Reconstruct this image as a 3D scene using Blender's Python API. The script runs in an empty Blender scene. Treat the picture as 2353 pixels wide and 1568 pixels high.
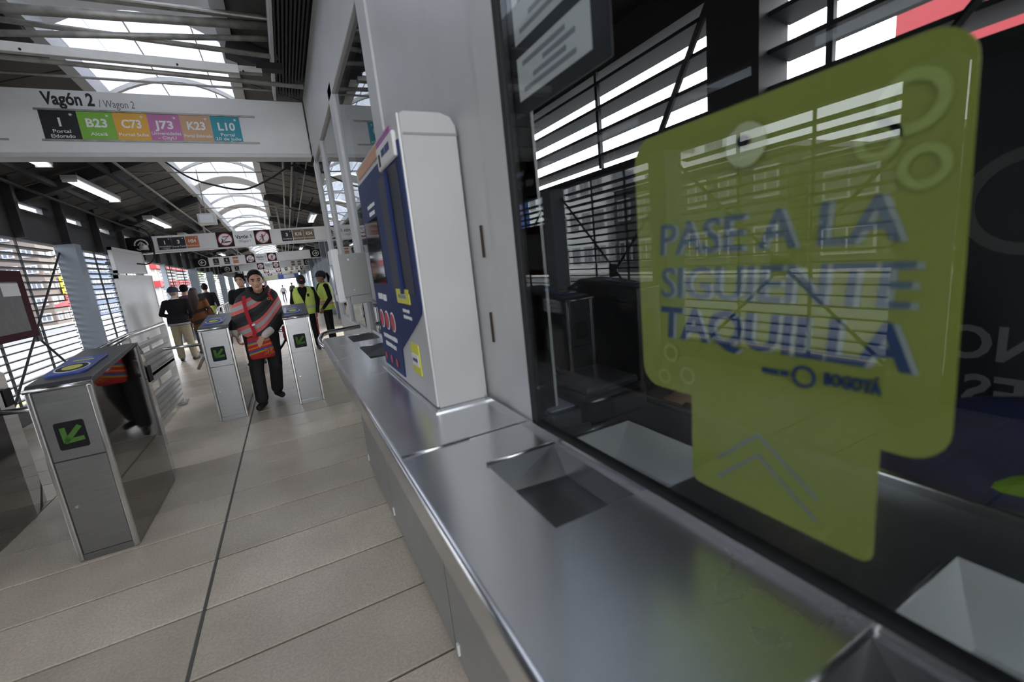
import bpy, bmesh, math, random
from mathutils import Vector, Matrix
from mathutils.bvhtree import BVHTree
random.seed(7)
R_=math.radians
sc=bpy.context.scene
COL=sc.collection
# ------------------------------------------------------------------ camera
CAMH=1.45
cd=bpy.data.cameras.new('camera'); cam=bpy.data.objects.new('camera',cd); COL.objects.link(cam)
right=Vector((0.88402738,-0.45607398,-0.10243105)); down=Vector((-0.17804968,-0.12593414,-0.97592976)); fwd=Vector((0.4321966,0.88098645,-0.19253305))
m=Matrix.Identity(4)
for i,v in enumerate((right,-down,-fwd)):
    for j in range(3): m[j][i]=v[j]
m[0][3],m[1][3],m[2][3]=0,0,CAMH
cam.matrix_world=m
cd.sensor_fit='HORIZONTAL'; cd.sensor_width=36; cd.lens=15.412
cd.clip_start=0.02; cd.clip_end=600
cd.dof.use_dof=True; cd.dof.focus_distance=5.9; cd.dof.aperture_fstop=2.8
sc.camera=cam
# ------------------------------------------------------------------ world, exposure
W=bpy.data.worlds.new('overcast'); sc.world=W; W.use_nodes=True
bg=W.node_tree.nodes['Background']; bg.inputs[0].default_value=(0.93,0.96,1.0,1); bg.inputs[1].default_value=3.2
sc.view_settings.view_transform='Standard'; sc.view_settings.look='None'
sc.view_settings.gamma=1.0; sc.view_settings.use_curve_mapping=False
sc.view_settings.exposure=1.15
# ------------------------------------------------------------------ materials
MATS={}
def mat(name,col=(.5,.5,.5),rough=.5,metal=0.,noise=0.,scale=8.,bump=0.,spec=.5,emit=0.,stretch=None,alpha=None,coat=0.):
    if name in MATS: return MATS[name]
    M=bpy.data.materials.new(name); M.use_nodes=True; nt=M.node_tree; b=nt.nodes['Principled BSDF']
    b.inputs['Base Color'].default_value=(*col,1); b.inputs['Roughness'].default_value=rough; b.inputs['Metallic'].default_value=metal
    b.inputs['Specular IOR Level'].default_value=spec
    if coat: b.inputs['Coat Weight'].default_value=coat
    if emit:
        b.inputs['Emission Color'].default_value=(*col,1); b.inputs['Emission Strength'].default_value=emit
    if noise or bump:
        tc=nt.nodes.new('ShaderNodeTexCoord'); n=nt.nodes.new('ShaderNodeTexNoise'); n.inputs['Scale'].default_value=scale; n.inputs['Detail'].default_value=6
        src=tc.outputs['Object']
        if stretch:
            mp=nt.nodes.new('ShaderNodeMapping'); mp.inputs['Scale'].default_value=stretch; nt.links.new(src,mp.inputs[0]); src=mp.outputs[0]
        nt.links.new(src,n.inputs['Vector'])
        if noise:
            r=nt.nodes.new('ShaderNodeValToRGB')
            r.color_ramp.elements[0].position=.3; r.color_ramp.elements[1].position=.7
            r.color_ramp.elements[0].color=(*[max(0,c*(1-noise)) for c in col],1); r.color_ramp.elements[1].color=(*[min(1,c*(1+noise)) for c in col],1)
            nt.links.new(n.outputs[0],r.inputs[0]); nt.links.new(r.outputs[0],b.inputs['Base Color'])
            rr=nt.nodes.new('ShaderNodeMapRange'); rr.inputs[3].default_value=max(0.02,rough*.8); rr.inputs[4].default_value=min(1,rough*1.25)
            nt.links.new(n.outputs[0],rr.inputs[0]); nt.links.new(rr.outputs[0],b.inputs['Roughness'])
        if bump:
            bp=nt.nodes.new('ShaderNodeBump'); bp.inputs['Strength'].default_value=bump; bp.inputs['Distance'].default_value=.01
            nt.links.new(n.outputs[0],bp.inputs['Height']); nt.links.new(bp.outputs[0],b.inputs['Normal'])
    MATS[name]=M; return M
def glassmat(name,tint=(.75,.8,.8),ior=.05,rough=0.):
    M=bpy.data.materials.new(name); M.use_nodes=True; nt=M.node_tree; nt.nodes.remove(nt.nodes['Principled BSDF'])
    out=nt.nodes['Material Output']; tr=nt.nodes.new('ShaderNodeBsdfTransparent'); gl=nt.nodes.new('ShaderNodeBsdfGlossy'); mx=nt.nodes.new('ShaderNodeMixShader')
    tr.inputs[0].default_value=(*tint,1); gl.inputs['Roughness'].default_value=rough; gl.inputs[0].default_value=(.95,.97,.97,1)
    g=nt.nodes.new('ShaderNodeNewGeometry'); d=nt.nodes.new('ShaderNodeVectorMath'); d.operation='DOT_PRODUCT'; ab=nt.nodes.new('ShaderNodeMath'); ab.operation='ABSOLUTE'
    nt.links.new(g.outputs['Normal'],d.inputs[0]); nt.links.new(g.outputs['Incoming'],d.inputs[1]); nt.links.new(d.outputs['Value'],ab.inputs[0])
    iv=nt.nodes.new('ShaderNodeMath'); iv.operation='SUBTRACT'; iv.inputs[0].default_value=1; nt.links.new(ab.outputs[0],iv.inputs[1])
    pw=nt.nodes.new('ShaderNodeMath'); pw.operation='POWER'; pw.inputs[1].default_value=5.0; nt.links.new(iv.outputs[0],pw.inputs[0])
    ma=nt.nodes.new('ShaderNodeMath'); ma.operation='MULTIPLY_ADD'; ma.inputs[1].default_value=1-ior; ma.inputs[2].default_value=ior; nt.links.new(pw.outputs[0],ma.inputs[0])   # Schlick, reflectance at normal incidence = ior
    nt.links.new(ma.outputs[0],mx.inputs[0]); nt.links.new(tr.outputs[0],mx.inputs[1]); nt.links.new(gl.outputs[0],mx.inputs[2]); nt.links.new(mx.outputs[0],out.inputs[0])
    MATS[name]=M; return M
def sheetmat(name,tint,diff,fac):
    M=bpy.data.materials.new(name); M.use_nodes=True; nt=M.node_tree; nt.nodes.remove(nt.nodes['Principled BSDF'])
    out=nt.nodes['Material Output']; tr=nt.nodes.new('ShaderNodeBsdfTransparent'); tl=nt.nodes.new('ShaderNodeBsdfTranslucent'); mx=nt.nodes.new('ShaderNodeMixShader')
    tc=nt.nodes.new('ShaderNodeTexCoord'); n=nt.nodes.new('ShaderNodeTexNoise'); n.inputs['Scale'].default_value=2.2; n.inputs['Detail'].default_value=7
    mp=nt.nodes.new('ShaderNodeMapping'); mp.inputs['Scale'].default_value=(3,.5,1); nt.links.new(tc.outputs['Object'],mp.inputs[0]); nt.links.new(mp.outputs[0],n.inputs['Vector'])
    r=nt.nodes.new('ShaderNodeValToRGB'); r.color_ramp.elements[0].position=.3; r.color_ramp.elements[1].position=.52
    r.color_ramp.elements[0].color=(*[c*.8 for c in tint],1); r.color_ramp.elements[1].color=(*tint,1)
    nt.links.new(n.outputs[0],r.inputs[0]); nt.links.new(r.outputs[0],tr.inputs[0])
    tl.inputs[0].default_value=(*diff,1); mx.inputs[0].default_value=fac
    nt.links.new(tr.outputs[0],mx.inputs[1]); nt.links.new(tl.outputs[0],mx.inputs[2]); nt.links.new(mx.outputs[0],out.inputs[0])
    MATS[name]=M; return M
def ramp_mat(name,stops,expr,rough=.85,kink=None):
    """constant colour bands along a linear combination of object coordinates"""
    M=bpy.data.materials.new(name); M.use_nodes=True; nt=M.node_tree; b=nt.nodes['Principled BSDF']; b.inputs['Roughness'].default_value=rough
    tc=nt.nodes.new('ShaderNodeTexCoord'); d=nt.nodes.new('ShaderNodeVectorMath'); d.operation='DOT_PRODUCT'; d.inputs[1].default_value=expr[:3]
    nt.links.new(tc.outputs['Object'],d.inputs[0]); mr=nt.nodes.new('ShaderNodeMapRange'); mr.inputs[1].default_value=expr[3]; mr.inputs[2].default_value=expr[4]
    val=d.outputs['Value']
    if kink:   # the weave runs steeper beyond x = kink[0]
        sx=nt.nodes.new('ShaderNodeSeparateXYZ'); nt.links.new(tc.outputs['Object'],sx.inputs[0]); m1=nt.nodes.new('ShaderNodeMath'); m1.operation='SUBTRACT'; m1.inputs[1].default_value=kink[0]; nt.links.new(sx.outputs['X'],m1.inputs[0])
        m2=nt.nodes.new('ShaderNodeMath'); m2.operation='MULTIPLY_ADD'; m2.inputs[2].default_value=.008; nt.links.new(m1.outputs[0],m2.inputs[0]); nt.links.new(m1.outputs[0],m2.inputs[1])
        q1=nt.nodes.new('ShaderNodeMath'); q1.operation='SQRT'; nt.links.new(m2.outputs[0],q1.inputs[0]); q2=nt.nodes.new('ShaderNodeMath'); q2.operation='ADD'; nt.links.new(q1.outputs[0],q2.inputs[0]); nt.links.new(m1.outputs[0],q2.inputs[1]); m2=nt.nodes.new('ShaderNodeMath'); m2.operation='MULTIPLY'; m2.inputs[1].default_value=.5; nt.links.new(q2.outputs[0],m2.inputs[0]); m3=nt.nodes.new('ShaderNodeMath'); m3.operation='MULTIPLY_ADD'; m3.inputs[1].default_value=-kink[1]; nt.links.new(m2.outputs[0],m3.inputs[0]); nt.links.new(val,m3.inputs[2]); val=m3.outputs[0]
    nt.links.new(val,mr.inputs[0]); r=nt.nodes.new('ShaderNodeValToRGB'); r.color_ramp.interpolation='CONSTANT'
    e=r.color_ramp.elements
    while len(e)>1: e.remove(e[-1])
    e[0].position=0; e[0].color=(*stops[0][1],1)
    for p,c in stops[1:]:
        q=e.new((p-expr[3])/(expr[4]-expr[3])); q.color=(*c,1)
    nt.links.new(mr.outputs[0],r.inputs[0]); nt.links.new(r.outputs[0],b.inputs['Base Color'])
    n=nt.nodes.new('ShaderNodeTexNoise'); n.inputs['Scale'].default_value=160; bp=nt.nodes.new('ShaderNodeBump'); bp.inputs['Strength'].default_value=.25; bp.inputs['Distance'].default_value=.004
    nt.links.new(tc.outputs['Object'],n.inputs['Vector']); nt.links.new(n.outputs[0],bp.inputs['Height']); nt.links.new(bp.outputs[0],b.inputs['Normal'])
    MATS[name]=M; return M
steel=mat('brushed_steel',(.29,.293,.297),.33,1,.06,6,.01,stretch=(1,1,12))
steel_d=mat('polished_steel',(.27,.265,.26),.045,1,.06,3)
counter_m=mat('counter_steel',(.74,.75,.77),.25,1,.05,3)
chrome=mat('tube_steel',(.62,.62,.62),.22,1)
alu=mat('grey_aluminium',(.58,.577,.575),.42,.15,.06,4)
alu_l=mat('light_aluminium',(.60,.595,.59),.4,.3,.05,4)
bluegrey=mat('bluegrey_paint',(.20,.23,.27),.5,.1,.06,3)
darkp=mat('dark_panel',(.028,.028,.03),.6,0,.15,2)
roofm=mat('roof_panel_paint',(.085,.08,.074),.6,.1,.12,3)
slatm=mat('louvre_paint',(.045,.047,.05),.55,.2)
black=mat('black_plastic',(.008,.008,.010),.5,spec=.2)
rubber=mat('black_rubber',(.015,.015,.015),.7)
white=mat('white_paint',(.78,.78,.77),.5)
white_m=mat('machine_white',(.50,.495,.485),.45,0,.03,5)
board_m=mat('white_board',(.55,.55,.57),.35,0,.03,2)
galv=mat('galvanised',(.36,.35,.32),.5,.6,.25,14)
galv_l=mat('pale_painted_steel',(.62,.61,.58),.55,.1,.08,10)
bluepad=mat('reader_blue',(.04,.085,.36),.35,coat=.3)
padyel=mat('reader_yellow',(.62,.62,.10),.5)
topdark=mat('turnstile_top',(.10,.10,.105),.35,.6)
lime=mat('lime_sign_film',(.34,.385,.06),.5,0,.06,6)
lime_pale=mat('lime_pale_print',(.46,.54,.14),.5)
navy=mat('print_navy',(.02,.06,.17),.6)
greyprint=mat('print_grey',(.30,.32,.36),.6)
mach_blue=mat('machine_blue',(.012,.028,.12),.5,spec=.15)
mach_dark=mat('machine_recess',(.006,.008,.02),.5)
textw=mat('white_print',(.85,.85,.85),.5)
textk=mat('black_print',(.02,.02,.022),.5)
textg=mat('grey_print',(.16,.16,.17),.5)
signk=mat('sign_black',(.014,.014,.016),.5,spec=.2)
signg=mat('sign_grey',(.78,.78,.78),.45,0,.04,2)
signw=mat('sign_white',(.82,.82,.82),.4)
red=mat('sign_red',(.55,.02,.03),.5)
greenled=mat('green_led',(.05,.15,.015),.7)
skin1=mat('skin_tan',(.50,.275,.185),.5,0,.05,30)
skin2=mat('skin_light',(.52,.31,.22),.5,0,.05,30)
skin3=mat('skin_brown',(.26,.14,.09),.5,0,.05,30)
hairk=mat('hair_black',(.005,.0045,.0045),.6,0,0,150,.3,spec=.1,stretch=(1,.08,.5))
hairb=mat('hair_brown',(.045,.028,.022),.5,0,.3,60,.4)
blackc=mat('cloth_black',(.010,.010,.011),.9,0,.1,80,.2,spec=.15)
glass_b=glassmat('booth_glass',(.93,.95,.95),.03)
glass_w=glassmat('side_glass',(.6,.62,.63),.07)
pc=sheetmat('polycarbonate',(.44,.455,.485),(.44,.45,.48),.25)
yellowp=mat('yellow_print',(.70,.68,.05),.5)
# ------------------------------------------------------------------ mesh builder
class MB:
    def __init__(s): s.v=[]; s.f=[]; s.m=[]
    def add(s,vs,fs,mi=0):
        o=len(s.v); s.v+= [Vector(p) for p in vs]; s.f+=[tuple(i+o for i in f) for f in fs]; s.m+=[mi]*len(fs); return s
    def box(s,x0,x1,y0,y1,z0,z1,mi=0):
        v=[(x,y,z) for z in (z0,z1) for y in (y0,y1) for x in (x0,x1)]
        return s.add(v,[(0,2,3,1),(4,5,7,6),(0,1,5,4),(2,6,7,3),(0,4,6,2),(1,3,7,5)],mi)
    def obox(s,c,ax,hs,mi=0):
        c=Vector(c); a=[Vector(x).normalized()*h for x,h in zip(ax,hs)]
        v=[c+a[0]*i+a[1]*j+a[2]*k for k in (-1,1) for j in (-1,1) for i in (-1,1)]
        return s.add(v,[(0,2,3,1),(4,5,7,6),(0,1,5,4),(2,6,7,3),(0,4,6,2),(1,3,7,5)],mi)
    def bar(s,a,b,w,h,mi=0,up=(0,0,1)):
        a=Vector(a);b=Vector(b);d=(b-a); u=Vector(up); sd=d.cross(u)
        if sd.length<1e-6: sd=d.cross(Vector((1,0,0)))
        u=sd.cross(d)
        return s.obox((a+b)/2,(d,sd,u),(d.length/2,w/2,h/2),mi)
    def loft(s,rings,mi=0,cap=True):
        n=len(rings[0]); vs=[p for r in rings for p in r]; fs=[]
        for i in range(len(rings)-1):
            for j in range(n):
                k=(j+1)%n; fs.append((i*n+j,i*n+k,(i+1)*n+k,(i+1)*n+j))
        if cap: fs.append(tuple(range(n-1,-1,-1))); fs.append(tuple(range((len(rings)-1)*n,len(rings)*n)))
        return s.add(vs,fs,mi)
    def tube(s,pts,r,n=8,mi=0):
        pts=[Vector(p) for p in pts]; rs=r if isinstance(r,(list,tuple)) else [r]*len(pts); rings=[]; pu=None
        for i,p in enumerate(pts):
            d=(pts[min(i+1,len(pts)-1)]-pts[max(i-1,0)]).normalized()
            if pu is None:
                pu=d.cross(Vector((0,0,1)))
                if pu.length<.1: pu=d.cross(Vector((1,0,0)))
            pu=(pu-d*pu.dot(d)).normalized(); pv=d.cross(pu)
            rings.append([p+pu*rs[i]*math.cos(2*math.pi*k/n)+pv*rs[i]*math.sin(2*math.pi*k/n) for k in range(n)])
        return s.loft(rings,mi)
    def cyl(s,c,ax,r,h,n=16,mi=0):
        c=Vector(c);a=Vector(ax).normalized()*h/2; return s.tube([c-a,c+a],r,n,mi)
    def prism(s,poly,d,mi=0):
        d=Vector(d);n=len(poly);p=[Vector(q) for q in poly]
        vs=p+[q+d for q in p]; fs=[tuple(range(n-1,-1,-1)),tuple(range(n,2*n))]+[(i,(i+1)%n,n+(i+1)%n,n+i) for i in range(n)]
        return s.add(vs,fs,mi)
    def ell(s,c,r,nu=12,nv=8,mi=0,M=None):
        c=Vector(c); rings=[]
        for j in range(nv+1):
            t=-math.pi/2+math.pi*min(max(j,0.04),nv-.04)/nv; ring=[]
            for i in range(nu):
                a=2*math.pi*i/nu; p=Vector((r[0]*math.cos(t)*math.cos(a),r[1]*math.cos(t)*math.sin(a),r[2]*math.sin(t)))
                ring.append(c+(M@p if M else p))
            rings.append(ring)
        return s.loft(rings,mi)
    def mesh(s,name,mats,off=(0,0,0),smooth=False):
        me=bpy.data.meshes.new(name); o=Vector(off); me.from_pydata([p-o for p in s.v],[],s.f)
        for M in mats: me.materials.append(M)
        me.polygons.foreach_set('material_index',s.m)
        if smooth: me.polygons.foreach_set('use_smooth',[True]*len(me.polygons))
        bm=bmesh.new(); bm.from_mesh(me); bmesh.ops.recalc_face_normals(bm,faces=bm.faces); bm.to_mesh(me); bm.free(); me.update()
        return me
    def build(s,name,mats,root=None,smooth=False,bevel=0.,off=None,auto=None):
        if not isinstance(mats,(list,tuple)): mats=[mats]
        o_=off if off is not None else (wloc(root) if root else (0,0,0))
        o=bpy.data.objects.new(name,s.mesh(name,mats,o_,smooth)); COL.objects.link(o)
        if root: o.parent=root
        if bevel:
            b=o.modifiers.new('bevel','BEVEL'); b.width=bevel; b.segments=2; b.limit_method='ANGLE'
        if auto: 
            o.data.polygons.foreach_set('use_smooth',[True]*len(o.data.polygons)); o.data.set_sharp_from_angle(angle=R_(auto))
        return o
def wloc(o):
    v=Vector((0,0,0))
    while o is not None: v+=o.location; o=o.parent
    return v
def tag(o,label,cat,group=None,kind=None):
    o['label']=label
    if cat: o['category']=cat
    if group: o['group']=group
    if kind: o['kind']=kind
    return o
def thing(name,label,cat,loc=(0,0,0),rz=0,group=None,kind=None):
    o=bpy.data.objects.new(name,None); COL.objects.link(o); o.location=loc; o.rotation_euler=(0,0,rz); o.empty_display_size=.1
    return tag(o,label,cat,group,kind)
def dup(root,loc,label,parent=None):
    def cp(o,p):
        c=o.copy(); COL.objects.link(c); c.parent=p
        for ch in [x for x in bpy.data.objects if x.parent==o]: cp(ch,c)
        return c
    r=cp(root,parent); r.location=loc
    if label: r['label']=label
    return r
def inst(o,name,loc,root,rot=None,scale=None):
    """another piece sharing mesh data (pieces whose mesh is built about the origin)"""
    c=bpy.data.objects.new(name,o.data); COL.objects.link(c); c.parent=root; c.location=Vector(loc)-wloc(root)
    if rot: c.rotation_euler=rot
    if scale: c.scale=scale
    return c
FC={}
def text(name,s,M,size,material,root,align='CENTER',bold=0.,depth=.001,shear=0.,width=None,res=3):
    """lettering; M: 4x4 world matrix, x = reading direction, y = up, z = towards the reader"""
    cu=bpy.data.curves.new('t','FONT'); cu.body=s; cu.size=size; cu.align_x=align; cu.align_y='CENTER'; cu.extrude=depth; cu.offset=bold*size; cu.shear=shear; cu.resolution_u=res
    o=bpy.data.objects.new('t',cu); COL.objects.link(o); dg=bpy.context.evaluated_depsgraph_get(); dg.update()
    me=bpy.data.meshes.new_from_object(o.evaluated_get(dg)); bpy.data.objects.remove(o); bpy.data.curves.remove(cu)
    sx=1.
    if width:
        xs=[v.co.x for v in me.vertices]; w=max(xs)-min(xs); sx=width/w
    me.transform(Matrix.Translation(-wloc(root))@M@Matrix.Diagonal((sx,1,1,1)))
    me.materials.clear(); me.materials.append(material); me.name=name
    r=bpy.data.objects.new(name,me); COL.objects.link(r); r.parent=root
    return r
def face_y(x,y,z):   # facing -Y (towards the camera), reading along +X
    return Matrix(((1,0,0,x),(0,0,-1,y),(0,1,0,z),(0,0,0,1)))
def face_x(x,y,z):   # facing -X, reading along -Y
    return Matrix(((0,0,-1,x),(-1,0,0,y),(0,1,0,z),(0,0,0,1)))
def face_px(x,y,z):  # facing +X, reading along +Y
    return Matrix(((0,0,1,x),(1,0,0,y),(0,1,0,z),(0,0,0,1)))
def ring_y(mb,x,y,z,r0,r1,th=.004,n=32,mi=0):   # flat ring facing -Y
    o=len(mb.v); P=[]
    for yy in (y,y+th):
        for r in (r0,r1):
            P+=[(x+r*math.cos(2*math.pi*i/n),yy,z+r*math.sin(2*math.pi*i/n)) for i in range(n)]
    f=[]
    for i in range(n):
        j=(i+1)%n; f+=[(i,j,n+j,n+i),(2*n+i,3*n+i,3*n+j,2*n+j),(n+i,n+j,3*n+j,3*n+i),(i,2*n+i,2*n+j,j)]
    mb.add(P,f,mi); return mb
def ring_x(mb,x,y,z,r0,r1,th=.002,n=28,mi=0):
    t=MB(); ring_y(t,0,0,0,r0,r1,th,n); mb.add([(x-p.y,y-p.x,z+p.z) for p in t.v],t.f,mi); return mb
def rrect(w,h,r,n=5):
    P=[]
    for cx,cy,a0 in ((w/2-r,h/2-r,0),(-w/2+r,h/2-r,90),(-w/2+r,-h/2+r,180),(w/2-r,-h/2+r,270)):
        for i in range(n+1):
            a=R_(a0+90*i/n); P.append((cx+r*math.cos(a),cy+r*math.sin(a)))
    return P
XL,XR=-3.2,1.65      # station walls
# ================================================================== SETTING
def floor_mat(name,grooves):
    M=bpy.data.materials.new(name); M.use_nodes=True; nt=M.node_tree; b=nt.nodes['Principled BSDF']; L=nt.links.new
    tc=nt.nodes.new('ShaderNodeTexCoord'); geo=nt.nodes.new('ShaderNodeNewGeometry'); oi=nt.nodes.new('ShaderNodeObjectInfo')
    n1=nt.nodes.new('ShaderNodeTexNoise'); n1.inputs['Scale'].default_value=1.7; n1.inputs['Detail'].default_value=5
    n2=nt.nodes.new('ShaderNodeTexNoise'); n2.inputs['Scale'].default_value=95; n2.inputs['Detail'].default_value=4
    L(geo.outputs['Position'],n1.inputs['Vector']); L(geo.outputs['Position'],n2.inputs['Vector'])
    r1=nt.nodes.new('ShaderNodeValToRGB'); r1.color_ramp.elements[0].position=.25; r1.color_ramp.elements[1].position=.75
    r1.color_ramp.elements[0].color=(.50,.425,.335,1); r1.color_ramp.elements[1].color=(.74,.645,.52,1); L(n1.outputs[0],r1.inputs[0])
    r2=nt.nodes.new('ShaderNodeValToRGB'); r2.color_ramp.elements[0].position=.3; r2.color_ramp.elements[1].position=.72
    r2.color_ramp.elements[0].color=(.72,.72,.72,1); r2.color_ramp.elements[1].color=(1.12,1.12,1.12,1); L(n2.outputs[0],r2.inputs[0])
    mx=nt.nodes.new('ShaderNodeMixRGB'); mx.blend_type='MULTIPLY'; mx.inputs[0].default_value=.8; L(r1.outputs[0],mx.inputs[1]); L(r2.outputs[0],mx.inputs[2])
    mr=nt.nodes.new('ShaderNodeMapRange'); mr.inputs[3].default_value=.8; mr.inputs[4].default_value=1.14; L(oi.outputs['Random'],mr.inputs[0])
    mv=nt.nodes.new('ShaderNodeVectorMath'); mv.operation='SCALE'; L(mx.outputs[0],mv.inputs[0]); L(mr.outputs[0],mv.inputs['Scale'])
    col=mv.outputs[0]
    if grooves:
        sx=nt.nodes.new('ShaderNodeSeparateXYZ'); L(geo.outputs['Position'],sx.inputs[0])
        md=nt.nodes.new('ShaderNodeMath'); md.operation='FRACT'; dv=nt.nodes.new('ShaderNodeMath'); dv.operation='MULTIPLY_ADD'; dv.inputs[1].default_value=1/.416; dv.inputs[2].default_value=.25
        L(sx.outputs['Y'],dv.inputs[0]); L(dv.outputs[0],md.inputs[0]); lt=nt.nodes.new('ShaderNodeMath'); lt.operation='LESS_THAN'; lt.inputs[1].default_value=.035; L(md.outputs[0],lt.inputs[0])
        m2=nt.nodes.new('ShaderNodeMixRGB'); m2.inputs[2].default_value=(.06,.055,.05,1); L(lt.outputs[0],m2.inputs[0]); L(col,m2.inputs[1]); col=m2.outputs[0]
    L(col,b.inputs['Base Color']); b.inputs['Roughness'].default_value=.36; b.inputs['Specular IOR Level'].default_value=.5
    bp=nt.nodes.new('ShaderNodeBump'); bp.inputs['Strength'].default_value=.12; bp.inputs['Distance'].default_value=.004; L(n2.outputs[0],bp.inputs['Height']); L(bp.outputs[0],b.inputs['Normal'])
    MATS[name]=M; return M
fm=floor_mat('concrete_plank',False); fm2=floor_mat('concrete_far',True)
joint=mat('floor_joint',(.05,.048,.045),.6,.2)
fl=thing('floor','beige concrete plank floor of the station hall',None,(0,0,0),kind='structure')
MB().box(XL-.1,XR+.1,-4,62,-.25,-.012).build('slab',joint,fl)
ys=[1.018+.416*i for i in range(18)]; xs=[XL,-1.85,-.6,.65,XR]
MB().box(XL,XR,8.1+.004,62,-.02,0).build('far_planks',fm2,fl)
MB().box(XL,XR,-4,1.018-.004,-.02,0).build('near_planks',fm2,fl)
cache={}
for i in range(17):
    for k in range(4):
        w=xs[k+1]-xs[k]
        if k not in cache:
            o=MB().box(.006,w-.006,.006,.410,-.02,0).build('floor_plank',fm,fl,bevel=.003); cache[k]=o; o.location=(xs[k],ys[i],0)
        else:
            c=inst(cache[k],'floor_plank',(xs[k],ys[i],random.uniform(-.002,0)),fl); b=c.modifiers.new('bevel','BEVEL'); b.width=.003; b.segments=1
MB().box(-.606,-.594,1.0,8.1,-.01,-.0015).build('joint_strip',mat('joint_grey',(.12,.115,.11),.6,.3),fl)
# ---- left wall
wl=thing('wall_left','dark louvred side wall of the station with grey columns and high windows',None,(0,0,0),kind='structure')
MB().box(XL-.12,XL,-4,13.95,-.2,.22).box(XL-.12,XL,16.7,30,-.2,.22).build('plinth',darkp,wl)
MB().box(XL-.12,XL+.02,-4,58,2.42,2.87).build('fascia_band',darkp,wl)
MB().box(XL-.12,XL+.02,-4,58,3.0,3.25).build('eaves_band',darkp,wl)
wy=[8.89+1.49*k for k in range(-8,14)]
pier=None
for y in wy:
    a,b_=y+1.0,y+1.49
    if pier is None: pier=MB().box(-.12,.02,0,.49,0,.13).build('window_pier',darkp,wl); pier.location=(XL,a,2.87)
    else: inst(pier,'window_pier',(XL,a,2.87),wl)
rib=None
for y in wy:
    if rib is None: rib=MB().box(0,.10,-.04,.04,0,.84).build('wall_rib',darkp,wl); rib.location=(XL+.02,y+1.25,2.42)
    else: inst(rib,'wall_rib',(XL+.02,y+1.25,2.42),wl)
coly=[-2.6,-.25,1.4,3.8,6.2,9.75,20.5,24.6,28.7,33,40,46,52]
cm=None
for y in coly:
    if cm is None: cm=MB().box(0,.26,0,.25,0,2.42).build('column',bluegrey,wl,bevel=.006); cm.location=(XL,y,0)
    else: inst(cm,'column',(XL,y,0),wl)
post=MB().box(-.05,.07,0,.12,0,2.42).build('door_post',bluegrey,wl); post.location=(XL,14.0,0)
inst(post,'door_post',(XL,16.62,0),wl); inst(post,'door_post',(XL,12.2,0),wl)
def louvre(y0,y1,z0,z1,x,root,pitch=.1,stuff=False,dep=.1,side=1):
    mesh=MB().obox((0,(y1-y0)/2,0),((1,0,.1*side),(0,1,0),(-.1*side,0,1)),(dep/2,(y1-y0)/2,.008)); n=int((z1-z0)/pitch)
    if stuff:
        m_=MB()
        for i in range(n): m_.add([p+Vector((x,y0,z0+pitch*(i+.5))) for p in mesh.v],mesh.f)
        o=m_.build('louvre_slats',slatm,root); o['kind']='stuff'; return
    first=None
    for i in range(n):
        p=(x,y0,z0+pitch*(i+.5))
        if first is None: first=mesh.build('louvre_slat',slatm,root,off=(0,0,0)); first.location=Vector(p)-wloc(root)
        else: inst(first,'louvre_slat',p,root)
bays=[(coly[i]+.25,coly[i+1]) for i in range(5)]+[(10.0,12.2),(12.32,13.95),(16.74,18.6),(18.7,20.5)]
for a,b_ in bays[2:]: louvre(a,b_,.25,2.42,XL-.06,wl)
for a,b_ in [(-4,-2.6)]+bays[:2]: MB().box(XL-.08,XL-.02,a,b_,.22,2.42).build('solid_panel',darkp,wl)
for a,b_ in [(20.75,22.2),(22.9,24.6),(24.85,26.3),(27.0,28.7)]: louvre(a,b_,.25,2.42,XL-.06,wl,stuff=True)
for a,b_ in [(28.95,33),(40.25,46),(46.25,52),(52.25,58)]: louvre(a,b_,.25,2.42,XL-.06,wl,stuff=True)
rod=None
for a,b_ in bays:
    n=3 if b_-a>2 else 2
    for k in range(1,n):
        y=a+(b_-a)*k/n
        if rod is None: rod=MB().box(-.012,.012,-.012,.012,.22,2.42).build('louvre_rod',slatm,wl); rod.location=(XL-.01,y,0)
        else: inst(rod,'louvre_rod',(XL-.01,y,0),wl)
for a,b_ in ((7.05,9.75),(4.05,6.2),(1.65,3.8)):
    yc=(a+b_)/2-.1; zc=1.08
    for s1 in (-1,1):
        h=(b_-yc)
        MB().tube([(XL+.05,yc-1.02*h,zc-s1*1.18*.95),(XL+.05,yc+h,zc+s1*1.18)],.016,6).build('brace_rod',slatm,wl,smooth=True)
    MB().box(XL+.03,XL+.075,yc-.07,yc+.07,zc-.09,zc+.09).build('brace_plate',slatm,wl,bevel=.01)
wi=None
for y in wy:   # clerestory panes
    if wi is None: wi=MB().box(-.055,-.05,0,1.0,0,.14).build('clerestory_pane',sheetmat('clerestory',(.5,.52,.55),(.5,.5,.5),.25),wl); wi.location=(XL,y,2.87)
    else: inst(wi,'clerestory_pane',(XL,y,2.87),wl)
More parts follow.
